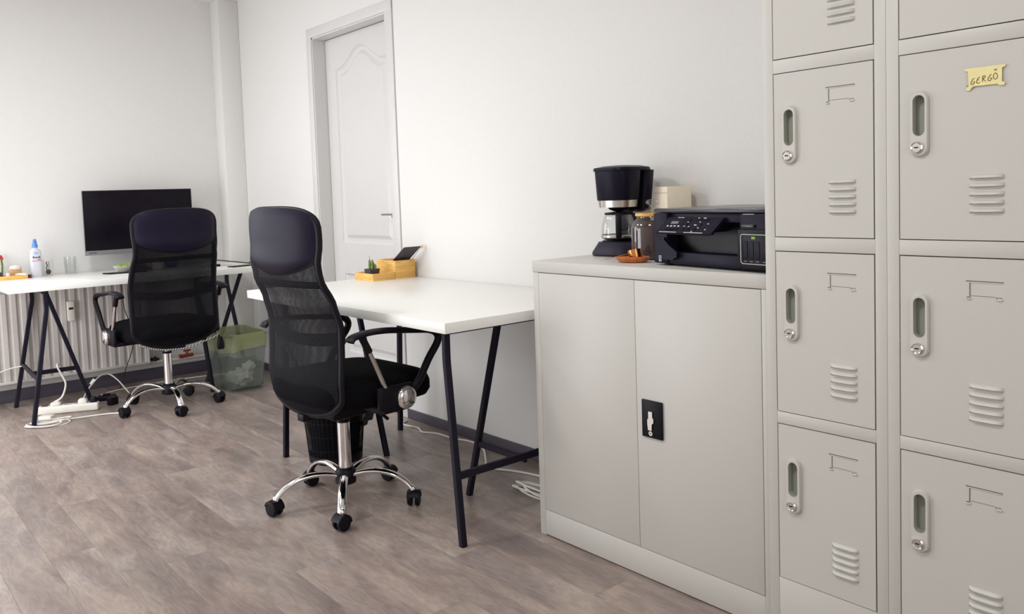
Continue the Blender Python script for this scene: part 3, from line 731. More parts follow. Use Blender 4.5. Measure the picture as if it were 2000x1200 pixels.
L(lambda m: m.srect([(.285, .093, .0755, -.004, 0), (.288, .095, .0775, -.004, 0), (.296, .093, .075, -.004, 0), (.302, .064, .050, 0, 0), (.304, .03, .02, 0, 0)], 40, 3.4), 'lid', 'mach', mc)
def gz(m):
    for i in range(10): m.box(.046, .052, .066+.0002*i, .0695+.0002*i, .10+.018*i, .1015+.018*i)
L(gz, 'level_marks', 'mark', mc)
cf = L(lambda m: m.lathe([(.048, .0512), (.058, .056), (.0600, .075), (.058, .10), (.050, .130), (.045, .138)], (px_, 0, 0), 32, caps=False), 'glass_pot', 'glass', mc, 60)
L(lambda m: m.lathe([(.046, .0535), (.0545, .058), (.0560, .068), (.001, .0685)], (px_, 0, 0), 32), 'coffee', 'liquid', cf)
L(lambda m: m.lathe([(.0595, .060), (.0612, .062), (.0612, .068), (.0595, .070)], (px_, 0, 0), 32, caps=False), 'metal_ring', 'brushed', cf)
L(lambda m: m.lathe([(.044, .137), (.047, .139), (.047, .144), (.02, .147), (.001, .148)], (px_, 0, 0), 32), 'pot_lid', 'blackp', cf)
hd = Vector((-.80, -.60, 0)).normalized(); c0 = Vector((px_, 0, 0))
L(lambda m: m.tube(smoothpts([c0+hd*.044+Vector((0, 0, .141)), c0+hd*.068+Vector((0, 0, .139)), c0+hd*.080+Vector((0, 0, .12)), c0+hd*.078+Vector((0, 0, .085)), c0+hd*.068+Vector((0, 0, .067)), c0+hd*.056+Vector((0, 0, .065))], 4), .01, 10, flat=(.010, .006), up=hd), 'pot_handle', 'blackp', cf, 60)
mc.rotation_euler = (0, 0, math.radians(95))

# ------------------------------------------------------------------ coffee jar
jr = thing('coffee_jar', 'glass jar of ground coffee with a glass knob lid beside the coffee maker', 'jar', (3.722, -.245, Z))
L(lambda m: m.lathe([(.060, .0005), (.068, .004), (.070, .02), (.070, .098), (.066, .116), (.052, .128), (.050, .136)], n=36, caps=False), 'jar_body', 'jarglass', jr, 60)
L(lambda m: m.lathe([(.058, .002), (.0665, .006), (.0665, .112), (.056, .119), (.001, .121)], n=36), 'ground_coffee', 'coffee', jr, 60)
L(lambda m: m.lathe([(.051, .134), (.055, .137), (.055, .144), (.051, .147)], n=36), 'rubber_seal', 'bamboo', jr)
ld = L(lambda m: m.lathe([(.062, .147), (.063, .150), (.052, .155), (.020, .160), (.012, .164)], n=36), 'jar_lid', 'jarglass', jr, 60)
L(lambda m: m.lathe([(.012, .163), (.010, .168), (.020, .174), (.022, .181), (.017, .187), (.001, .189)], n=24), 'knob', 'jarglass', ld, 60)
# cream carton
bx = thing('cream_carton', 'cream square carton standing behind the coffee jar and printer', 'box', (3.664, -.072, Z), math.radians(-22))
L(lambda m: m.box(-.045, .045, -.045, .045, 0, .226, bev=.0015), 'carton_body', 'cream', bx)
L(lambda m: m.box(-.045, .045, -.0455, -.0449, .205, .2065), 'carton_flap', 'card', bx)
# wooden spoon rest, cup and spoon
ds = thing('spoon_rest', 'small orange-brown wooden dish on the cabinet in front of the jar', 'dish', (3.757, -.385, Z), math.radians(28))
L(lambda m: m.lathe([(.030, .0), (.044, .004), (.052, .016), (.050, .018), (.042, .008), (.028, .005), (.001, .0048)], n=32, sx=1.0, sy=.62), 'dish_body', 'orange', ds, 50)
cu = thing('measuring_cup', 'small copper measuring cup lying in the wooden dish', 'cup', (3.772, -.385, Z+.0068))
O = (0, 0, 0)
mb = MB(); mb.lathe([(.018, .0), (.0195, .003), (.0205, .030), (.0185, .030), (.0175, .004), (.001, .003)], n=28); mb.xf(Matrix.Rotation(math.radians(-14), 4, 'Y') @ Matrix.Translation((0, 0, .003))); mb.build('cup_body', M['copper'], cu, smooth=50)
mb = MB(); mb.bar((-.018, -.006, .022), (-.082, -.052, .004), .006, .0018); mb.build('cup_handle', M['copper'], cu)

# ------------------------------------------------------------------ printer
PR = thing('printer', 'black multifunction printer with tilted control panel on the cabinet', 'printer', (3.860, -.410, Z), math.radians(-9.5))
W, D, Hh = .435, .335, .163
def body(m):
    m.box(0, .058, 0, D, .006, .150, bev=.004); m.box(.325, W, .006, D, .006, .150, bev=.004); m.box(.05, .33, .10, D, .006, .150); m.box(.05, .33, .004, D, .006, .040, bev=.003); m.box(.05, .33, .014, D, .125, .150, bev=.003)
L(body, 'printer_body', 'printer', PR, 30)
L(lambda m: m.box(-.002, W+.002, .004, D+.002, .151, Hh, bev=.004), 'scanner_lid', 'printtop', PR)
L(lambda m: m.box(.056, .328, .04, .10, .041, .124), 'output_slot', 'printerd', PR)
def feet(m):
    for a in (.03, W-.03):
        for b in (.03, D-.03): m.lathe([(.012, 0), (.012, .008)], (a, b, 0), 12)
for a in (.03, W-.03):
    for b in (.03, D-.03): L(lambda m: m.lathe([(.012, 0), (.012, .008)], (a, b, 0), 12), 'rubber_foot', 'blackp', PR)
# tilted control panel
A = Vector((.030, -.030, .098)); B_ = Vector((.030, .006, .140)); vdir = (B_-A); vl = vdir.length; vn = Vector((0, -(B_-A).z, (B_-A).y)).normalized()
def pp(u, v, d=0): return Vector((.052, 0, 0))+Vector((u, A.y, A.z))+vdir*(v)+vn*d-Vector((.030, 0, 0))
def wedge(m):
    out = [(.022, .0), (.030, -.02), (.222, -.02), (.238, .02), (.252, .98), (.040, .98)]
    rings = [[pp(u, v, 0) for u, v in out], [pp(u, v, -.008) for u, v in out]]
    m.ring_loft(rings)
    m.ring_loft([[(.067, .0, .124), (.262, .0, .124), (.262, .05, .124), (.067, .05, .124)], [(.072, -.022, .100), (.247, -.022, .100), (.247, .05, .100), (.072, .05, .100)]])
cp = L(wedge, 'control_panel', 'printer', PR, 20)
def quad(m, u0, u1, v0, v1, d=.0006, th=.0012):
    m.ring_loft([[pp(u0, v0, d-th), pp(u1, v0, d-th), pp(u1, v1, d-th), pp(u0, v1, d-th)], [pp(u0, v0, d), pp(u1, v0, d), pp(u1, v1, d), pp(u0, v1, d)]])
L(lambda m: quad(m, .058, .110, .48, .80), 'display', 'printerd', cp)
L(lambda m: quad(m, .064, .092, .54, .70, .0010), 'display_window', 'silver', cp)
def btn(m):
    for u in (.052, .066, .080, .094): quad(m, u, u+.009, .18, .28, .0016)
    for u, v in ((.118, .20), (.123, .50), (.126, .74), (.136, .20), (.162, .20), (.176, .45), (.168, .76), (.190, .76)): quad(m, u, u+.010, v, v+.12, .0016)
L(btn, 'buttons', 'printerd', cp)
def marks(m):
    for u in (.054, .068, .082, .097): quad(m, u, u+.007, .36, .44, .0010)
    for u0, u1 in ((.080, .084), (.085, .090), (.092, .097), (.098, .104)): quad(m, u0, u1, .92, .955, .0009)
    for u, v in ((.139, .36), (.158, .47), (.163, .46), (.172, .66), (.160, .90), (.180, .90), (.185, .90), (.176, .30), (.160, .06), (.206, .55), (.206, .20), (.127, .64), (.121, .38)): quad(m, u, u+.005, v, v+.05, .0010)
    quad(m, .036, .105, .00, .035, .0010); quad(m, .135, .206, .00, .035, .0010)
tag(L(marks, 'panel_print', 'mark', cp), kind='stuff')
# output tray side arm, ink window, badge
def arm(m): m.plate([(.012, .018), (.085, .018), (.105, .034), (.102, .042), (.070, .060), (.050, .078), (.016, .078)], [], lambda u, v, d: (u, -.007+d, v), .008)
L(arm, 'paper_guide', 'printer', PR, 20)
L(lambda m: m.tube([(.016, -.0075, .078), (.052, -.0075, .078)], .0022, 8), 'guide_rod', 'printerd', PR)
L(lambda m: m.lathe([(.0042, -.010), (.0042, -.006)], (.052, 0, .078), 12, 'y'), 'guide_hinge', 'printerd', PR)
L(lambda m: m.lathe([(.0036, -.010), (.0036, -.006)], (.103, 0, .036), 12, 'y'), 'guide_hinge', 'printerd', PR)
L(lambda m: m.box(.060, .104, -.0085, -.007, .0255, .0295), 'guide_slot', 'dark', PR)
def badge(m):
    m.plate([(.030, .012), (.040, .012), (.040, .029), (.030, .029)], [[(.0315, .0135), (.0385, .0135), (.0385, .0275), (.0315, .0275)]], lambda u, v, d: (u, -.0080+d, v), .0008)
    m.box(.0330, .0370, -.0080, -.0072, .0150, .0185); m.box(.0330, .0370, -.0080, -.0072, .0215, .0228); m.box(.0355, .0370, -.0080, -.0072, .0228, .0260)
L(badge, 'badge', 'mark', PR)
iw = L(lambda m: m.box(.325, W+.0005, -.004, .008, .012, .110, bev=.004), 'ink_cover', 'printerd', PR)
rr = lambda x0, x1, z0, z1, r: [(x0+r-r*math.cos(a), z0+r-r*math.sin(a)) for a in [PI/2*i/4 for i in range(5)]][::1]
def frame(m):
    x0, x1, z0, z1, r = .338, .430, .022, .098, .008
    def rl(i):
        P = []
        for cx, cz, s in ((x1-r, z1-r, 0), (x0+r, z1-r, 1), (x0+r, z0+r, 2), (x1-r, z0+r, 3)):
            for k in range(5): a = PI/2*(s+k/4); P.append((cx+(r-i)*math.cos(a), cz+(r-i)*math.sin(a)))
        return P
    m.plate(rl(0), [rl(.0016)], lambda u, v, d: (u, -.0058+d, v), .002)
L(frame, 'ink_window_frame', 'mark', iw, 20)
def inks(m):
    for u in (.346, .366, .386, .408): m.box(u, u+.015, -.0050, -.0038, .034, .080, bev=.001)
L(inks, 'ink_tanks', 'printer', iw)
L(lambda m: [m.box(u, u+.010, -.0052, -.0040, .0285, .0298) for u in (.348, .368, .388, .410)], 'ink_labels', 'silver', iw)
L(lambda m: m.box(.374, .386, -.0052, -.0040, .086, .092), 'ink_logo', 'leafgreen', iw)
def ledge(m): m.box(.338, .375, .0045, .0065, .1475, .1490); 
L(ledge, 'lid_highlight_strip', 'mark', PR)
L(lambda m: m.box(.337, .378, -.001, .008, .114, .122, bev=.002), 'side_shelf', 'printtop', PR)

# ------------------------------------------------------------------ bamboo organiser on the near desk
og = thing('desk_organiser', 'tall open bamboo box on the near desk with a dark board leaning in it', 'box', (1.945, -.075, TZ)); 
def openbox(x0, x1, y0, y1, h, t=.006, fl_=.006):
    def f(m):
        m.box(x0, x1, y0, y1, 0, fl_, bev=.0008); m.box(x0, x0+t, y0, y1, fl_, h, bev=.0008); m.box(x1-t, x1, y0, y1, fl_, h, bev=.0008); m.box(x0+t, x1-t, y0, y0+t, fl_, h, bev=.0008); m.box(x0+t, x1-t, y1-t, y1, fl_, h, bev=.0008)
    return f
L(openbox(-.085, .085, -.058, .058, .088), 'box_body', 'bamboo', og)
L(lambda m: m.box(-.079, -.0, -.052, .052, .006, .066, bev=.002), 'box_divider', 'orange', og)
tr = thing('bamboo_tray', 'low bamboo tray on the near desk holding the potted cactus', 'tray', (1.945, -.197, TZ))
L(openbox(-.085, .085, -.062, .062, .034), 'tray_body', 'bamboo', tr)
bd = thing('dark_board', 'dark grey board leaning out of the tall bamboo box towards the wall lamp side', 'board', (1.985, -.075, TZ+.088), 0)
bd['label'] = 'dark grey rectangular board slanting up out of the bamboo box'
L(lambda m: m.bar((.004-.02*1.2, 0, -.02), (.115, 0, .066), .098, .003, up=(0, 0, 1)), 'board_sheet', 'board', bd)
L(lambda m: m.bar((.012, .0515, -.014), (.115, .0515, .064), .004, .005, up=(0, 0, 1)), 'board_edge', 'paper', bd)
pc = thing('wooden_peg', 'small pale wooden peg clipped on the top corner of the slanting board', 'peg', (2.098, -.018, TZ+.150))
L(lambda m: (m.lathe([(.006, -.006), (.007, 0), (.006, .006)], (0, -.004, 0), 14, 'y'), m.box(-.010, .010, -.003, .003, .004, .010, bev=.001)), 'peg_body', 'wedge', pc)
pt = thing('potted_cactus', 'small cactus with green lobes in a dark grey pot on the bamboo tray', 'cactus', (1.945, -.212, TZ+.006))
L(lambda m: m.srect([(0, .024, .024, 0, 0), (.046, .031, .031, 0, 0), (.046, .028, .028, 0, 0), (.038, .026, .026, 0, 0)], 32, 6), 'pot', 'pot', pt, 30)
def lobes(m):
    for x, y_, h, r, tx in ((-.010, -.003, .056, .0085, -.005), (.011, -.006, .058, .008, .004), (.003, .006, .045, .008, 0), (.017, .004, .036, .007, .008)):
        m.lathe([(.004, .036), (r*.8, .046), (r, .036+h*.55), (r*.85, .036+h*.82), (r*.4, .036+h*.97), (.0006, .036+h)], (x+tx, y_, 0), 14, sy=.7)
L(lobes, 'cactus_lobes', 'green', pt, 60)
L(lambda m: m.tube([(-.014, 0, .05), (-.018, 0, .095), (-.020, 0, .112)], [.0012, .0009, .0005], 6), 'thin_spine', 'darkgreen', pt)

# ------------------------------------------------------------------ floor things under the near desk
wb = thing('wire_basket', 'black wire mesh waste basket under the near desk behind the chair base', 'basket', (2.205, -.590, 0))
L(lambda m: m.lathe([(.112, .006), (.138, .29)], n=40, caps=False), 'mesh_wall', 'wire', wb, 60)
def wires(m):
    for k in range(44):
        a = 2*PI*k/44; m.tube([(.113*math.cos(a), .113*math.sin(a), .005), (.139*math.cos(a), .139*math.sin(a), .29)], .0011, 4)
    for z, r_ in ((.06, .1182), (.12, .1235), (.18, .129), (.24, .1345)): m.tube([(r_*math.cos(2*PI*k/36), r_*math.sin(2*PI*k/36), z) for k in range(36)], .001, 4, closed=True)
tag(L(wires, 'wires', 'blackp', wb, 60), kind='stuff')
L(lambda m: m.tube([(.139*math.cos(2*PI*k/40), .139*math.sin(2*PI*k/40), .291) for k in range(40)], .004, 8, closed=True), 'rim', 'blackp', wb)
L(lambda m: m.lathe([(.115, 0), (.116, .03), (.110, .032), (.108, .004)], n=36), 'basket_base', 'blackp', wb)
L(lambda m: (m.blob((.10, .085, .205), .040, 5, .28, 2, (1, 1, 1.5)), m.blob((.095, .07, .255), .045, 8, .2, 2, (1.1, 1, .7))), 'bin_bag', 'bagb', wb, 25)
L(lambda m: m.lathe([(.10, .03), (.12, .20), (.11, .215), (.05, .225)], n=24), 'bag_contents', 'fabric', wb)

# cables on the floor along the wall
def cable(name, label, pts, r, mat, cat='cable', k=5):
    o = thing(name, label, cat, tuple(Vector(pts[0])*1)); mb = MB(tuple(pts[0])); mb.tube(smoothpts(pts, k), r, 8); mb.build('cord_run', M[mat], o, smooth=70); return o
zc = .0045
cable('floor_cable', 'white cable snaking along the skirting under the near desk', [(1.95, -.05, zc), (1.99, -.10, zc), (2.10, -.085, zc), (2.17, -.11, zc), (2.25, -.075, zc), (2.36, -.07, zc), (2.44, -.045, zc), (2.52, -.045, zc), (2.60, -.075, zc), (2.72, -.16, zc), (2.80, -.21, zc), (2.92, -.16, zc), (3.05, -.13, zc), (3.22, -.14, zc)], .0045, 'cable')
bl = thing('coiled_cable', 'bundle of coiled white cable on the floor beside the cabinet foot', 'cable', (3.15, -.26, 0)); mb = MB()
for i, (a, b_, rot) in enumerate(((.10, .040, 0), (.11, .026, .25), (.095, .034, -.2), (.105, .018, .1))):
    pts = [Vector((a*math.cos(t)*math.cos(rot)-b_*math.sin(t)*math.sin(rot), a*math.cos(t)*math.sin(rot)+b_*math.sin(t)*math.cos(rot), .005+.006*i+.003*math.sin(2*t))) for t in [2*PI*k/28 for k in range(28)]]
    mb.tube(pts, .0042, 8, closed=True)
mb.build('cable_loops', M['cable'], bl, smooth=70)

# ------------------------------------------------------------------ green translucent bin with bag
gb = thing('waste_bin', 'translucent grey-green plastic bin with a yellow-green bag folded over its rim', 'bin', (.505, -.335, 0))
def binwall(m):
    def ring(hx, hy, z, r=.02):
        P = []
        for cx, cy, s in ((hx-r, hy-r, 0), (-hx+r, hy-r, 1), (-hx+r, -hy+r, 2), (hx-r, -hy+r, 3)):
            for k in range(4): a = PI/2*(s+k/3); P.append((cx+r*math.cos(a), cy+r*math.sin(a), z))
        return P
    m.ring_loft([ring(.12, .088, .004), ring(.153, .100, .02), ring(.185, .122, .335), ring(.192, .128, .338), ring(.192, .128, .345), ring(.183, .120, .345)], caps=False)
    m.ring_loft([ring(.12, .088, .0), ring(.151, .098, .003), ring(.151, .098, .008)])
L(binwall, 'bin_body', 'binp', gb, 50)
def bagf(m):
    n = 64; rows_ = []
    rnd = random.Random(4)
    for j, (z, gx, gy) in enumerate(((.30, .180, .116), (.349, .184, .121), (.352, .196, .132), (.32, .198, .134), (.28, .196, .133), (.255, .193, .131))):
        ring = []
        for k in range(n):
            a = 2*PI*k/n; ca, sa = math.cos(a), math.sin(a)
            x = gx*math.copysign(abs(ca)**.35, ca); y_ = gy*math.copysign(abs(sa)**.35, sa)
            wob = (.004*math.sin(9*a+j)+.003*math.sin(17*a)) if j > 2 else 0
            dz = (.012*math.sin(2*a+.9)+.006*math.sin(5*a)-.006) if j == 5 else (.006*math.sin(2*a+.9) if j == 4 else 0)
            ring.append((x*(1+wob*4), y_*(1+wob*4), z+dz))
        rows_.append(ring)
    m.ring_loft(rows_, caps=False)
L(bagf, 'bin_bag', 'bag', gb, 60)
tw = thing('crumpled_papers', 'crumpled white papers visible inside the translucent bin', 'paper', (.545, -.325, .010))
L(lambda m: (m.blob((.0, .0, .060), .060, 2, .22, 3, (1.2, 1, .9)), m.blob((.02, .035, .11), .040, 3, .25, 2), m.blob((-.03, -.04, .05), .045, 4, .25, 2)), 'paper_wads', 'tissue', tw, 20)

# ------------------------------------------------------------------ far desk things
mo = thing('monitor', 'large black flat monitor with silver lower bezel on the far desk', 'monitor', (.02, -.72, TZ))
my0, my1, mz0, mz1 = -.322, .332, .107, .499
L(lambda m: m.box(-.022, -.001, my0+.004, my1-.004, mz0+.004, mz1-.004, bev=.004), 'monitor_shell', 'blackp', mo)
L(lambda m: m.box(-.006, .0035, my0, my1, mz0, mz1, bev=.002), 'monitor_frame', 'silver', mo)
L(lambda m: m.box(.0033, .0048, my0+.003, my1-.003, mz0+.028, mz1-.002, bev=.0005), 'screen', 'screen', mo)
L(lambda m: [m.box(.0034, .0040, my0+.020+.0075*i, my0+.0255+.0075*i, mz0+.011, mz0+.018) for i in range(6)], 'bezel_lettering', 'pot', mo)
L(lambda m: (m.box(-.055, -.025, -.03, .03, .010, .24, bev=.005), m.box(-.06, -.02, -.05, .05, .20, .30, bev=.005)), 'stand_neck', 'silver', mo)
L(lambda m: m.box(-.10, .09, -.12, .12, 0, .012, bev=.004), 'stand_foot', 'silver', mo)
# spray bottle
bt = thing('spray_bottle', 'white and clear spray bottle with a blue pump cap on the far desk', 'bottle', (-.04, -1.297, TZ))
L(lambda m: m.srect([(0, .019, .027, 0, 0), (.006, .021, .030, 0, 0), (.12, .021, .031, 0, 0), (.155, .019, .028, 0, 0), (.168, .012, .014, 0, 0), (.174, .011, .012, 0, 0)], 32, 3), 'bottle_body', 'bottle', bt)
L(lambda m: (m.lathe([(.0155, .174), (.0155, .190), (.013, .192)], n=24), m.lathe([(.0125, .192), (.0095, .214), (.008, .220)], n=20), m.box(-.008, .022, -.007, .007, .212, .224, bev=.003)), 'pump_cap', 'blue', bt)
L(lambda m: m.box(.0205, .0222, -.024, .026, .094, .099), 'label_stripe', 'paleprint', bt)
L(lambda m: m.lathe([(.012, .0215), (.012, .0222)], (0, 0, .142), 16, 'x', sx=1, sy=.6), 'label_emblem', 'bluep', bt)
L(lambda m: ([m.box(.0208, .0222, -.018+.008*i, -.0125+.008*i, .112, .112+(.012 if i in (0, 4) else .008)) for i in range(5)], m.box(.0208, .0222, .006, .022, .103, .106)), 'label_lettering', 'pot', bt)
# clear cup with brush and wand
gc = thing('clear_cup', 'clear plastic cup right of the spray bottle on the far desk', 'cup', (-.055, -1.232, TZ))
L(lambda m: m.lathe([(.020, 0), (.022, .004), (.030, .098)], n=28, caps=False), 'cup_wall', 'glass', gc, 60)
L(lambda m: m.lathe([(.020, 0), (.021, .003)], n=28), 'cup_base', 'glass', gc)
br = thing('dark_brush', 'small dark brush with twisted handle standing in the clear cup', 'brush', (-.055, -1.232, TZ+.004))
L(lambda m: m.tube(smoothpts([(0, -.005, .030), (0, -.009, .045), (0, -.003, .058), (0, -.008, .072), (0, -.004, .082)], 3), .0028, 8), 'twisted_handle', 'blackp', br, 60)
L(lambda m: m.tube([(0, .005, .030), (.0, .006, .082)], .0014, 6), 'thin_stick', 'blackp', br)
L(lambda m: m.blob((0, .001, .020), .0145, 3, .10, 2, (1, 1, 1.1)), 'brush_head', 'coffee', br)
gl = thing('drinking_glass', 'empty clear drinking glass near the wall left of the monitor', 'glass', (-.085, -1.105, TZ))
L(lambda m: m.lathe([(.028, 0), (.030, .003), (.034, .105), (.0325, .105), (.0285, .010), (.001, .009)], n=32), 'glass_body', 'glass', gl, 50)
# tray with cactus and bits
ty = thing('bamboo_tray', 'long low bamboo tray at the left end of the far desk', 'tray', (-.03, -1.47, TZ))
L(openbox(-.05, .05, -.10, .115, .022), 'tray_body', 'bamboo', ty)
pk = thing('potted_cactus', 'dark spiky cactus in a square dark planter at the left picture edge', 'cactus', (-.03, -1.515, TZ+.007))
L(lambda m: m.box(-.028, .028, -.052, .042, 0, .036, bev=.003), 'planter', 'pot', pk)
L(lambda m: m.lathe([(.008, .034), (.016, .045), (.018, .062), (.013, .078), (.003, .086)], (0, -.002, 0), 14), 'cactus_body', 'darkgreen', pk, 30)
cc_ = thing('cream_cup', 'tiny cream tapered cup on the far bamboo tray', 'cup', (-.015, -1.448, TZ+.007))
L(lambda m: m.lathe([(.014, 0), (.0115, .030), (.010, .030), (.012, .003)], n=20), 'cup_body', 'whitep', cc_)
kc = thing('kraft_box', 'small brown kraft box standing on the far bamboo tray', 'box', (-.045, -1.405, TZ+.007), math.radians(18))
L(lambda m: m.box(-.012, .012, -.030, .032, 0, .050, bev=.001), 'box_body', 'card', kc)
L(lambda m: m.blob((0, .0, .056), .030, 12, .25, 2, (.6, 1.3, .45)), 'tissue_wad', 'paper', kc, 20)
pe = thing('crumpled_tissue', 'crumpled white tissue lying at the end of the far bamboo tray', 'tissue', (-.008, -1.385, TZ+.007))
L(lambda m: m.blob((0, 0, .0125), .018, 15, .3, 2, (.9, 1.5, .7)), 'tissue_body', 'paper', pe, 20)
vl_ = thing('flower_vial', 'slim glass vial holding a small red flower behind the far tray', 'vase', (-.110, -1.462, TZ))
L(lambda m: m.lathe([(.014, 0), (.016, .004), (.016, .075), (.008, .088), (.0075, .094)], n=20, caps=False), 'vial_glass', 'glass', vl_, 50)
L(lambda m: m.tube(smoothpts([(0, 0, .03), (0, .003, .08), (0, .0, .115)], 3), .005, 8), 'flower_stem', 'green', vl_)
L(lambda m: (m.blob((0, -.004, .128), .011, 6, .2, 2), m.blob((0, .004, .118), .009, 7, .2, 2)), 'flower_head', 'red', vl_, 30)
cpb = thing('dark_red_cap', 'small dark red bottle cap between the far tray and the spray bottle', 'cap', (-.015, -1.338, TZ))
L(lambda m: m.lathe([(.009, 0), (.0095, .003), (.009, .019), (.006, .021)], n=18), 'cap_body', 'darkred', cpb)
# things in front of and beside the monitor
bw = thing('white_bowl', 'white bowl holding something bright green beside the monitor foot', 'bowl', (.16, -.865, TZ))
L(lambda m: m.lathe([(.028, 0), (.032, .003), (.062, .040), (.060, .041), (.030, .007), (.001, .006)], n=32), 'bowl_body', 'whitep', bw, 50)
L(lambda m: [m.blob((.02*math.cos(a), .025*math.sin(a), .040), .018, 9+int(a*3), .2, 2, (1, 1, .7)) for a in (0, 1.6, 3.2, 4.7)], 'green_leaves', 'leafgreen', bw, 30)
gv = thing('dark_folder', 'thin dark folder lying by the monitor foot on the far desk', 'folder', (.22, -.86, TZ))
L(lambda m: m.plate([(-.05, -.13), (.03, -.10), (.05, .02), (.05, .10), (-.03, .12), (-.06, .0)], [], lambda u, v, d: (u, v, .001+d), .006), 'folder_body', 'printerd', gv, 20)
sh = thing('paper_sheet', 'white paper sheet under the dark folder on the far desk', 'paper', (.30, -.87, TZ))
L(lambda m: m.box(-.04, .10, -.10, .12, .0002, .0010), 'sheet_body', 'paper', sh)
bf = thing('blue_wrapper', 'crumpled blue wrapper seen through the far chair mesh', 'wrapper', (.12, -.57, TZ))
L(lambda m: m.blob((0, 0, .034), .035, 21, .18, 2, (1, 1.2, .95)), 'wrapper_body', 'bluefoil', bf, 20)
mg = thing('white_mug', 'white mug seen through the far chair mesh', 'mug', (.14, -.66, TZ))
L(lambda m: m.lathe([(.030, 0), (.035, .004), (.036, .075), (.033, .075), (.031, .008), (.001, .007)], n=28), 'mug_body', 'whitep', mg, 50)
L(lambda m: m.tube(smoothpts([(0, -.034, .06), (0, -.055, .055), (0, -.055, .028), (0, -.034, .020)], 4), .004, 8), 'mug_handle', 'whitep', mg, 60)
pp1 = thing('printed_papers', 'loose printed white papers at the right end of the far desk', 'paper', (.30, -.32, TZ), math.radians(8))
L(lambda m: m.box(-.105, .105, -.12, .148, .0002, .0022), 'top_sheet', 'paper', pp1)
L(lambda m: [m.box(-.08+.018*i, -.076+.018*i, -.09, .05+.02*(i % 3), .0022, .0026) for i in range(8)], 'print_lines', 'silver', pp1)
L(lambda m: m.box(-.02, .0, -.02, .02, .0022, .0027), 'printed_patch', 'mark', pp1)
dn = thing('dark_notebook', 'thin dark notebook lying under the loose papers at the desk end', 'notebook', (.46, -.30, TZ), math.radians(10))
L(lambda m: m.box(-.035, .035, -.03, .115, .0002, .006, bev=.001), 'notebook_body', 'printerd', dn)
ad = thing('black_adapter', 'small black adapter on the papers at the far desk', 'adapter', (.34, -.375, TZ+.003))
L(lambda m: m.box(-.012, .012, -.03, .028, 0, .014, bev=.003), 'adapter_body', 'blackp', ad)
cable('monitor_cable', 'black cable arching from behind the far chair across the papers', [(.06, -.60, TZ+.14), (.12, -.52, TZ+.10), (.18, -.42, TZ+.058), (.24, -.32, TZ+.035), (.32, -.23, TZ+.020), (.42, -.165, TZ+.008)], .0032, 'cableb')
pn = thing('pointed_scissors', 'dark closed scissors on the papers near the corner pillar', 'scissors', (.30, -.20, TZ+.004))
L(lambda m: (m.bar((0, -.03, .020), (0, .06, .004), .004, .003), m.bar((.008, -.030, .010), (-.004, .06, .006), .004, .003)), 'blades', 'brushed', pn)
L(lambda m: m.tube([(0+.012*math.cos(2*PI*k/14), .075+.015*math.sin(2*PI*k/14), .006) for k in range(14)], .0026, 6, closed=True), 'finger_loop', 'blackp', pn)

# ------------------------------------------------------------------ power strip and cables on the floor, far desk
ang = math.atan2(.27, .12)
ps = thing('power_strip', 'white power strip with plugs on the floor under the far desk', 'power strip', (.385, -1.262, 0), ang)
L(lambda m: m.box(-.155, .155, -.028, .028, .0, .044, bev=.010, seg=3), 'strip_body', 'whitep', ps)
L(lambda m: m.box(-.135, -.105, -.010, .010, .0435, .050, bev=.002), 'red_switch', 'darkred', ps)
L(lambda m: [m.lathe([(.019, .0435), (.019, .045), (.017, .045), (.016, .0442)], (x, 0, 0), 20) for x in (-.06, -.005, .05, .105)], 'sockets', 'mark', ps)
pg = thing('white_plug', 'flat white plug in the left half of the power strip', 'plug', (.36, -1.320, .045), ang)
L(lambda m: m.srect([(0, .026, .020, 0, 0), (.010, .028, .021, 0, 0), (.018, .020, .015, 0, 0)], 24, 3), 'plug_body', 'whitep', pg)
pg2 = thing('white_plug', 'white plug near the right end of the power strip', 'plug', (.415, -1.195, .045), ang)
L(lambda m: m.srect([(0, .024, .018, 0, 0), (.016, .024, .018, 0, 0), (.026, .014, .012, 0, 0)], 24, 3), 'plug_body', 'whitep', pg2)
pg3 = thing('black_plug', 'black plug at the right end of the power strip', 'plug', (.438, -1.145, .045), ang)
L(lambda m: (m.srect([(0, .018, .016, 0, 0), (.022, .018, .016, 0, 0), (.030, .012, .010, 0, 0)], 20, 3), m.tube([(.01, 0, .02), (.025, .012, .018), (.035, .02, .008)], .004, 8)), 'plug_body', 'blackp', pg3)
cable('plug_cable', 'white cord rising from the plug to the trestle crossbar of the far desk', [(.345, -1.325, .060), (.355, -1.285, .085), (.34, -1.26, .15), (.325, -1.275, .205), (.318, -1.290, .245), (.300, -1.285, .262), (.275, -1.262, .250)], .0052, 'cable')
cable('trailing_cable', 'white cord stretching from the power strip across the floor to the far chair', [(.56, -1.31, .006), (.585, -1.28, .005), (.60, -1.20, .005), (.62, -1.12, .005), (.66, -1.06, .005)], .0045, 'cable')
cable('looped_cable', 'grey cord arching behind the power strip under the far desk', [(.20, -1.15, .012), (.16, -1.10, .07), (.10, -1.03, .115), (.06, -.97, .118), (.10, -.93, .085), (.17, -.90, .03), (.20, -.89, .008)], .0042, 'cable')
cable('wall_cable', 'thin white cable sagging along the radiator to the left edge', [(.04, -1.42, .235), (.01, -1.47, .225), (.0, -1.55, .205), (.0, -1.66, .20)], .004, 'cable')
cable('black_lead', 'thin black lead hanging from the far desk to the floor', [(-.02, -.84, .70), (.00, -.835, .50), (.04, -.80, .36), (.05, -.815, .25), (.02, -.855, .12), (.0, -.865, .06), (.03, -.90, .006)], .0028, 'cableb')
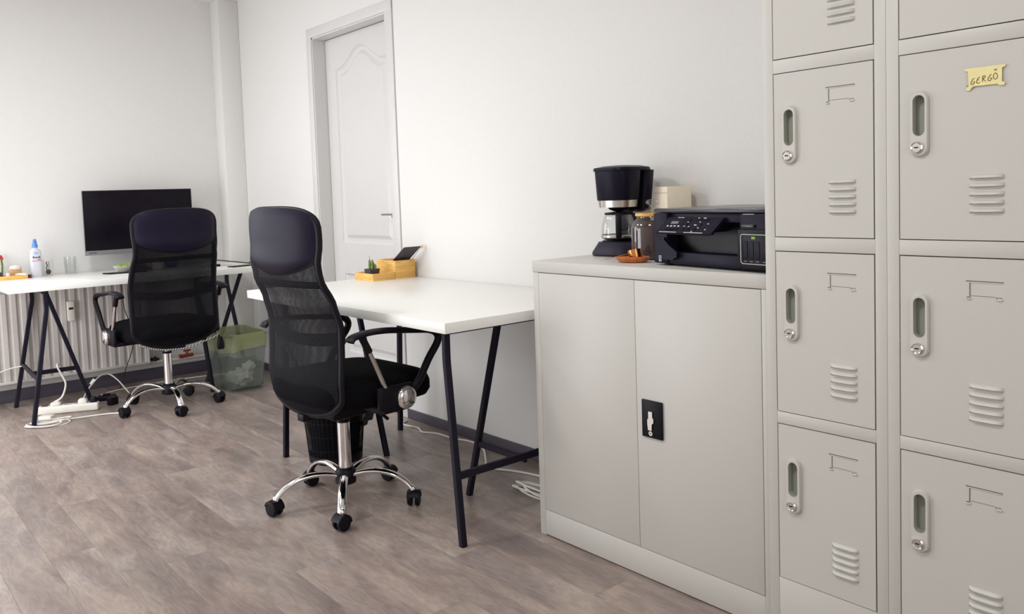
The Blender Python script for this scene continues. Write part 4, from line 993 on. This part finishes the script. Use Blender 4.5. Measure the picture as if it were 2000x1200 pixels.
cable('long_floor_cable', 'white cable running along the floor behind the green bin', [(.10, -1.02, .005), (.05, -.93, .005), (.03, -.80, .005), (.02, -.62, .005), (.04, -.46, .005), (.08, -.30, .005), (.10, -.20, .005)], .0042, 'cable')
clp = thing('coiled_cable', 'loops of white cord on the floor by the trestle foot of the far desk', 'cable', (.60, -1.41, 0)); mb = MB()
for i, (cx, cy, a, b_, rot) in enumerate(((0, 0, .105, .060, 1.25), (.015, -.02, .085, .045, 1.0), (-.01, .02, .095, .040, 1.5))):
    mb.tube([Vector((cx+a*math.cos(t)*math.cos(rot)-b_*math.sin(t)*math.sin(rot), cy+a*math.cos(t)*math.sin(rot)+b_*math.sin(t)*math.cos(rot), .005+.006*i+.003*math.sin(2*t+i))) for t in [2*PI*k/32 for k in range(32)]], .0040, 8, closed=True)
mb.build('cable_loops', M['cable'], clp, smooth=70)
wa = thing('white_adapter', 'white box adapter lying beside the power strip', 'adapter', (.505, -1.395, 0), math.radians(50))
L(lambda m: m.box(-.034, .034, -.024, .024, 0, .030, bev=.005), 'adapter_body', 'whitep', wa)
tg = thing('cable_tag', 'small white paper tag on the grey cord under the far desk', 'tag', (.125, -1.07, .095), math.radians(60))
L(lambda m: m.bar((-.012, 0, -.014), (.010, 0, .016), .002, .020, up=(1, 0, 0)), 'tag_paper', 'paper', tg)
ba = thing('black_adapter', 'black power adapter on the floor behind the power strip', 'adapter', (.25, -1.03, 0), math.radians(70))
L(lambda m: (m.box(-.05, .05, -.024, .024, 0, .030, bev=.006), m.box(-.02, .02, -.012, .012, .030, .040, bev=.004)), 'adapter_body', 'blackp', ba)
ba2 = thing('black_adapter', 'black charger block at the end of the power strip', 'adapter', (.395, -1.035, 0), math.radians(20))
L(lambda m: (m.box(-.020, .020, -.026, .026, 0, .046, bev=.006), m.box(-.034, -.015, -.012, .012, .012, .032, bev=.003)), 'adapter_body', 'blackp', ba2)
# loose duplicates of copies keep Blender's own suffixes; refresh transforms
bpy.context.view_layer.update()
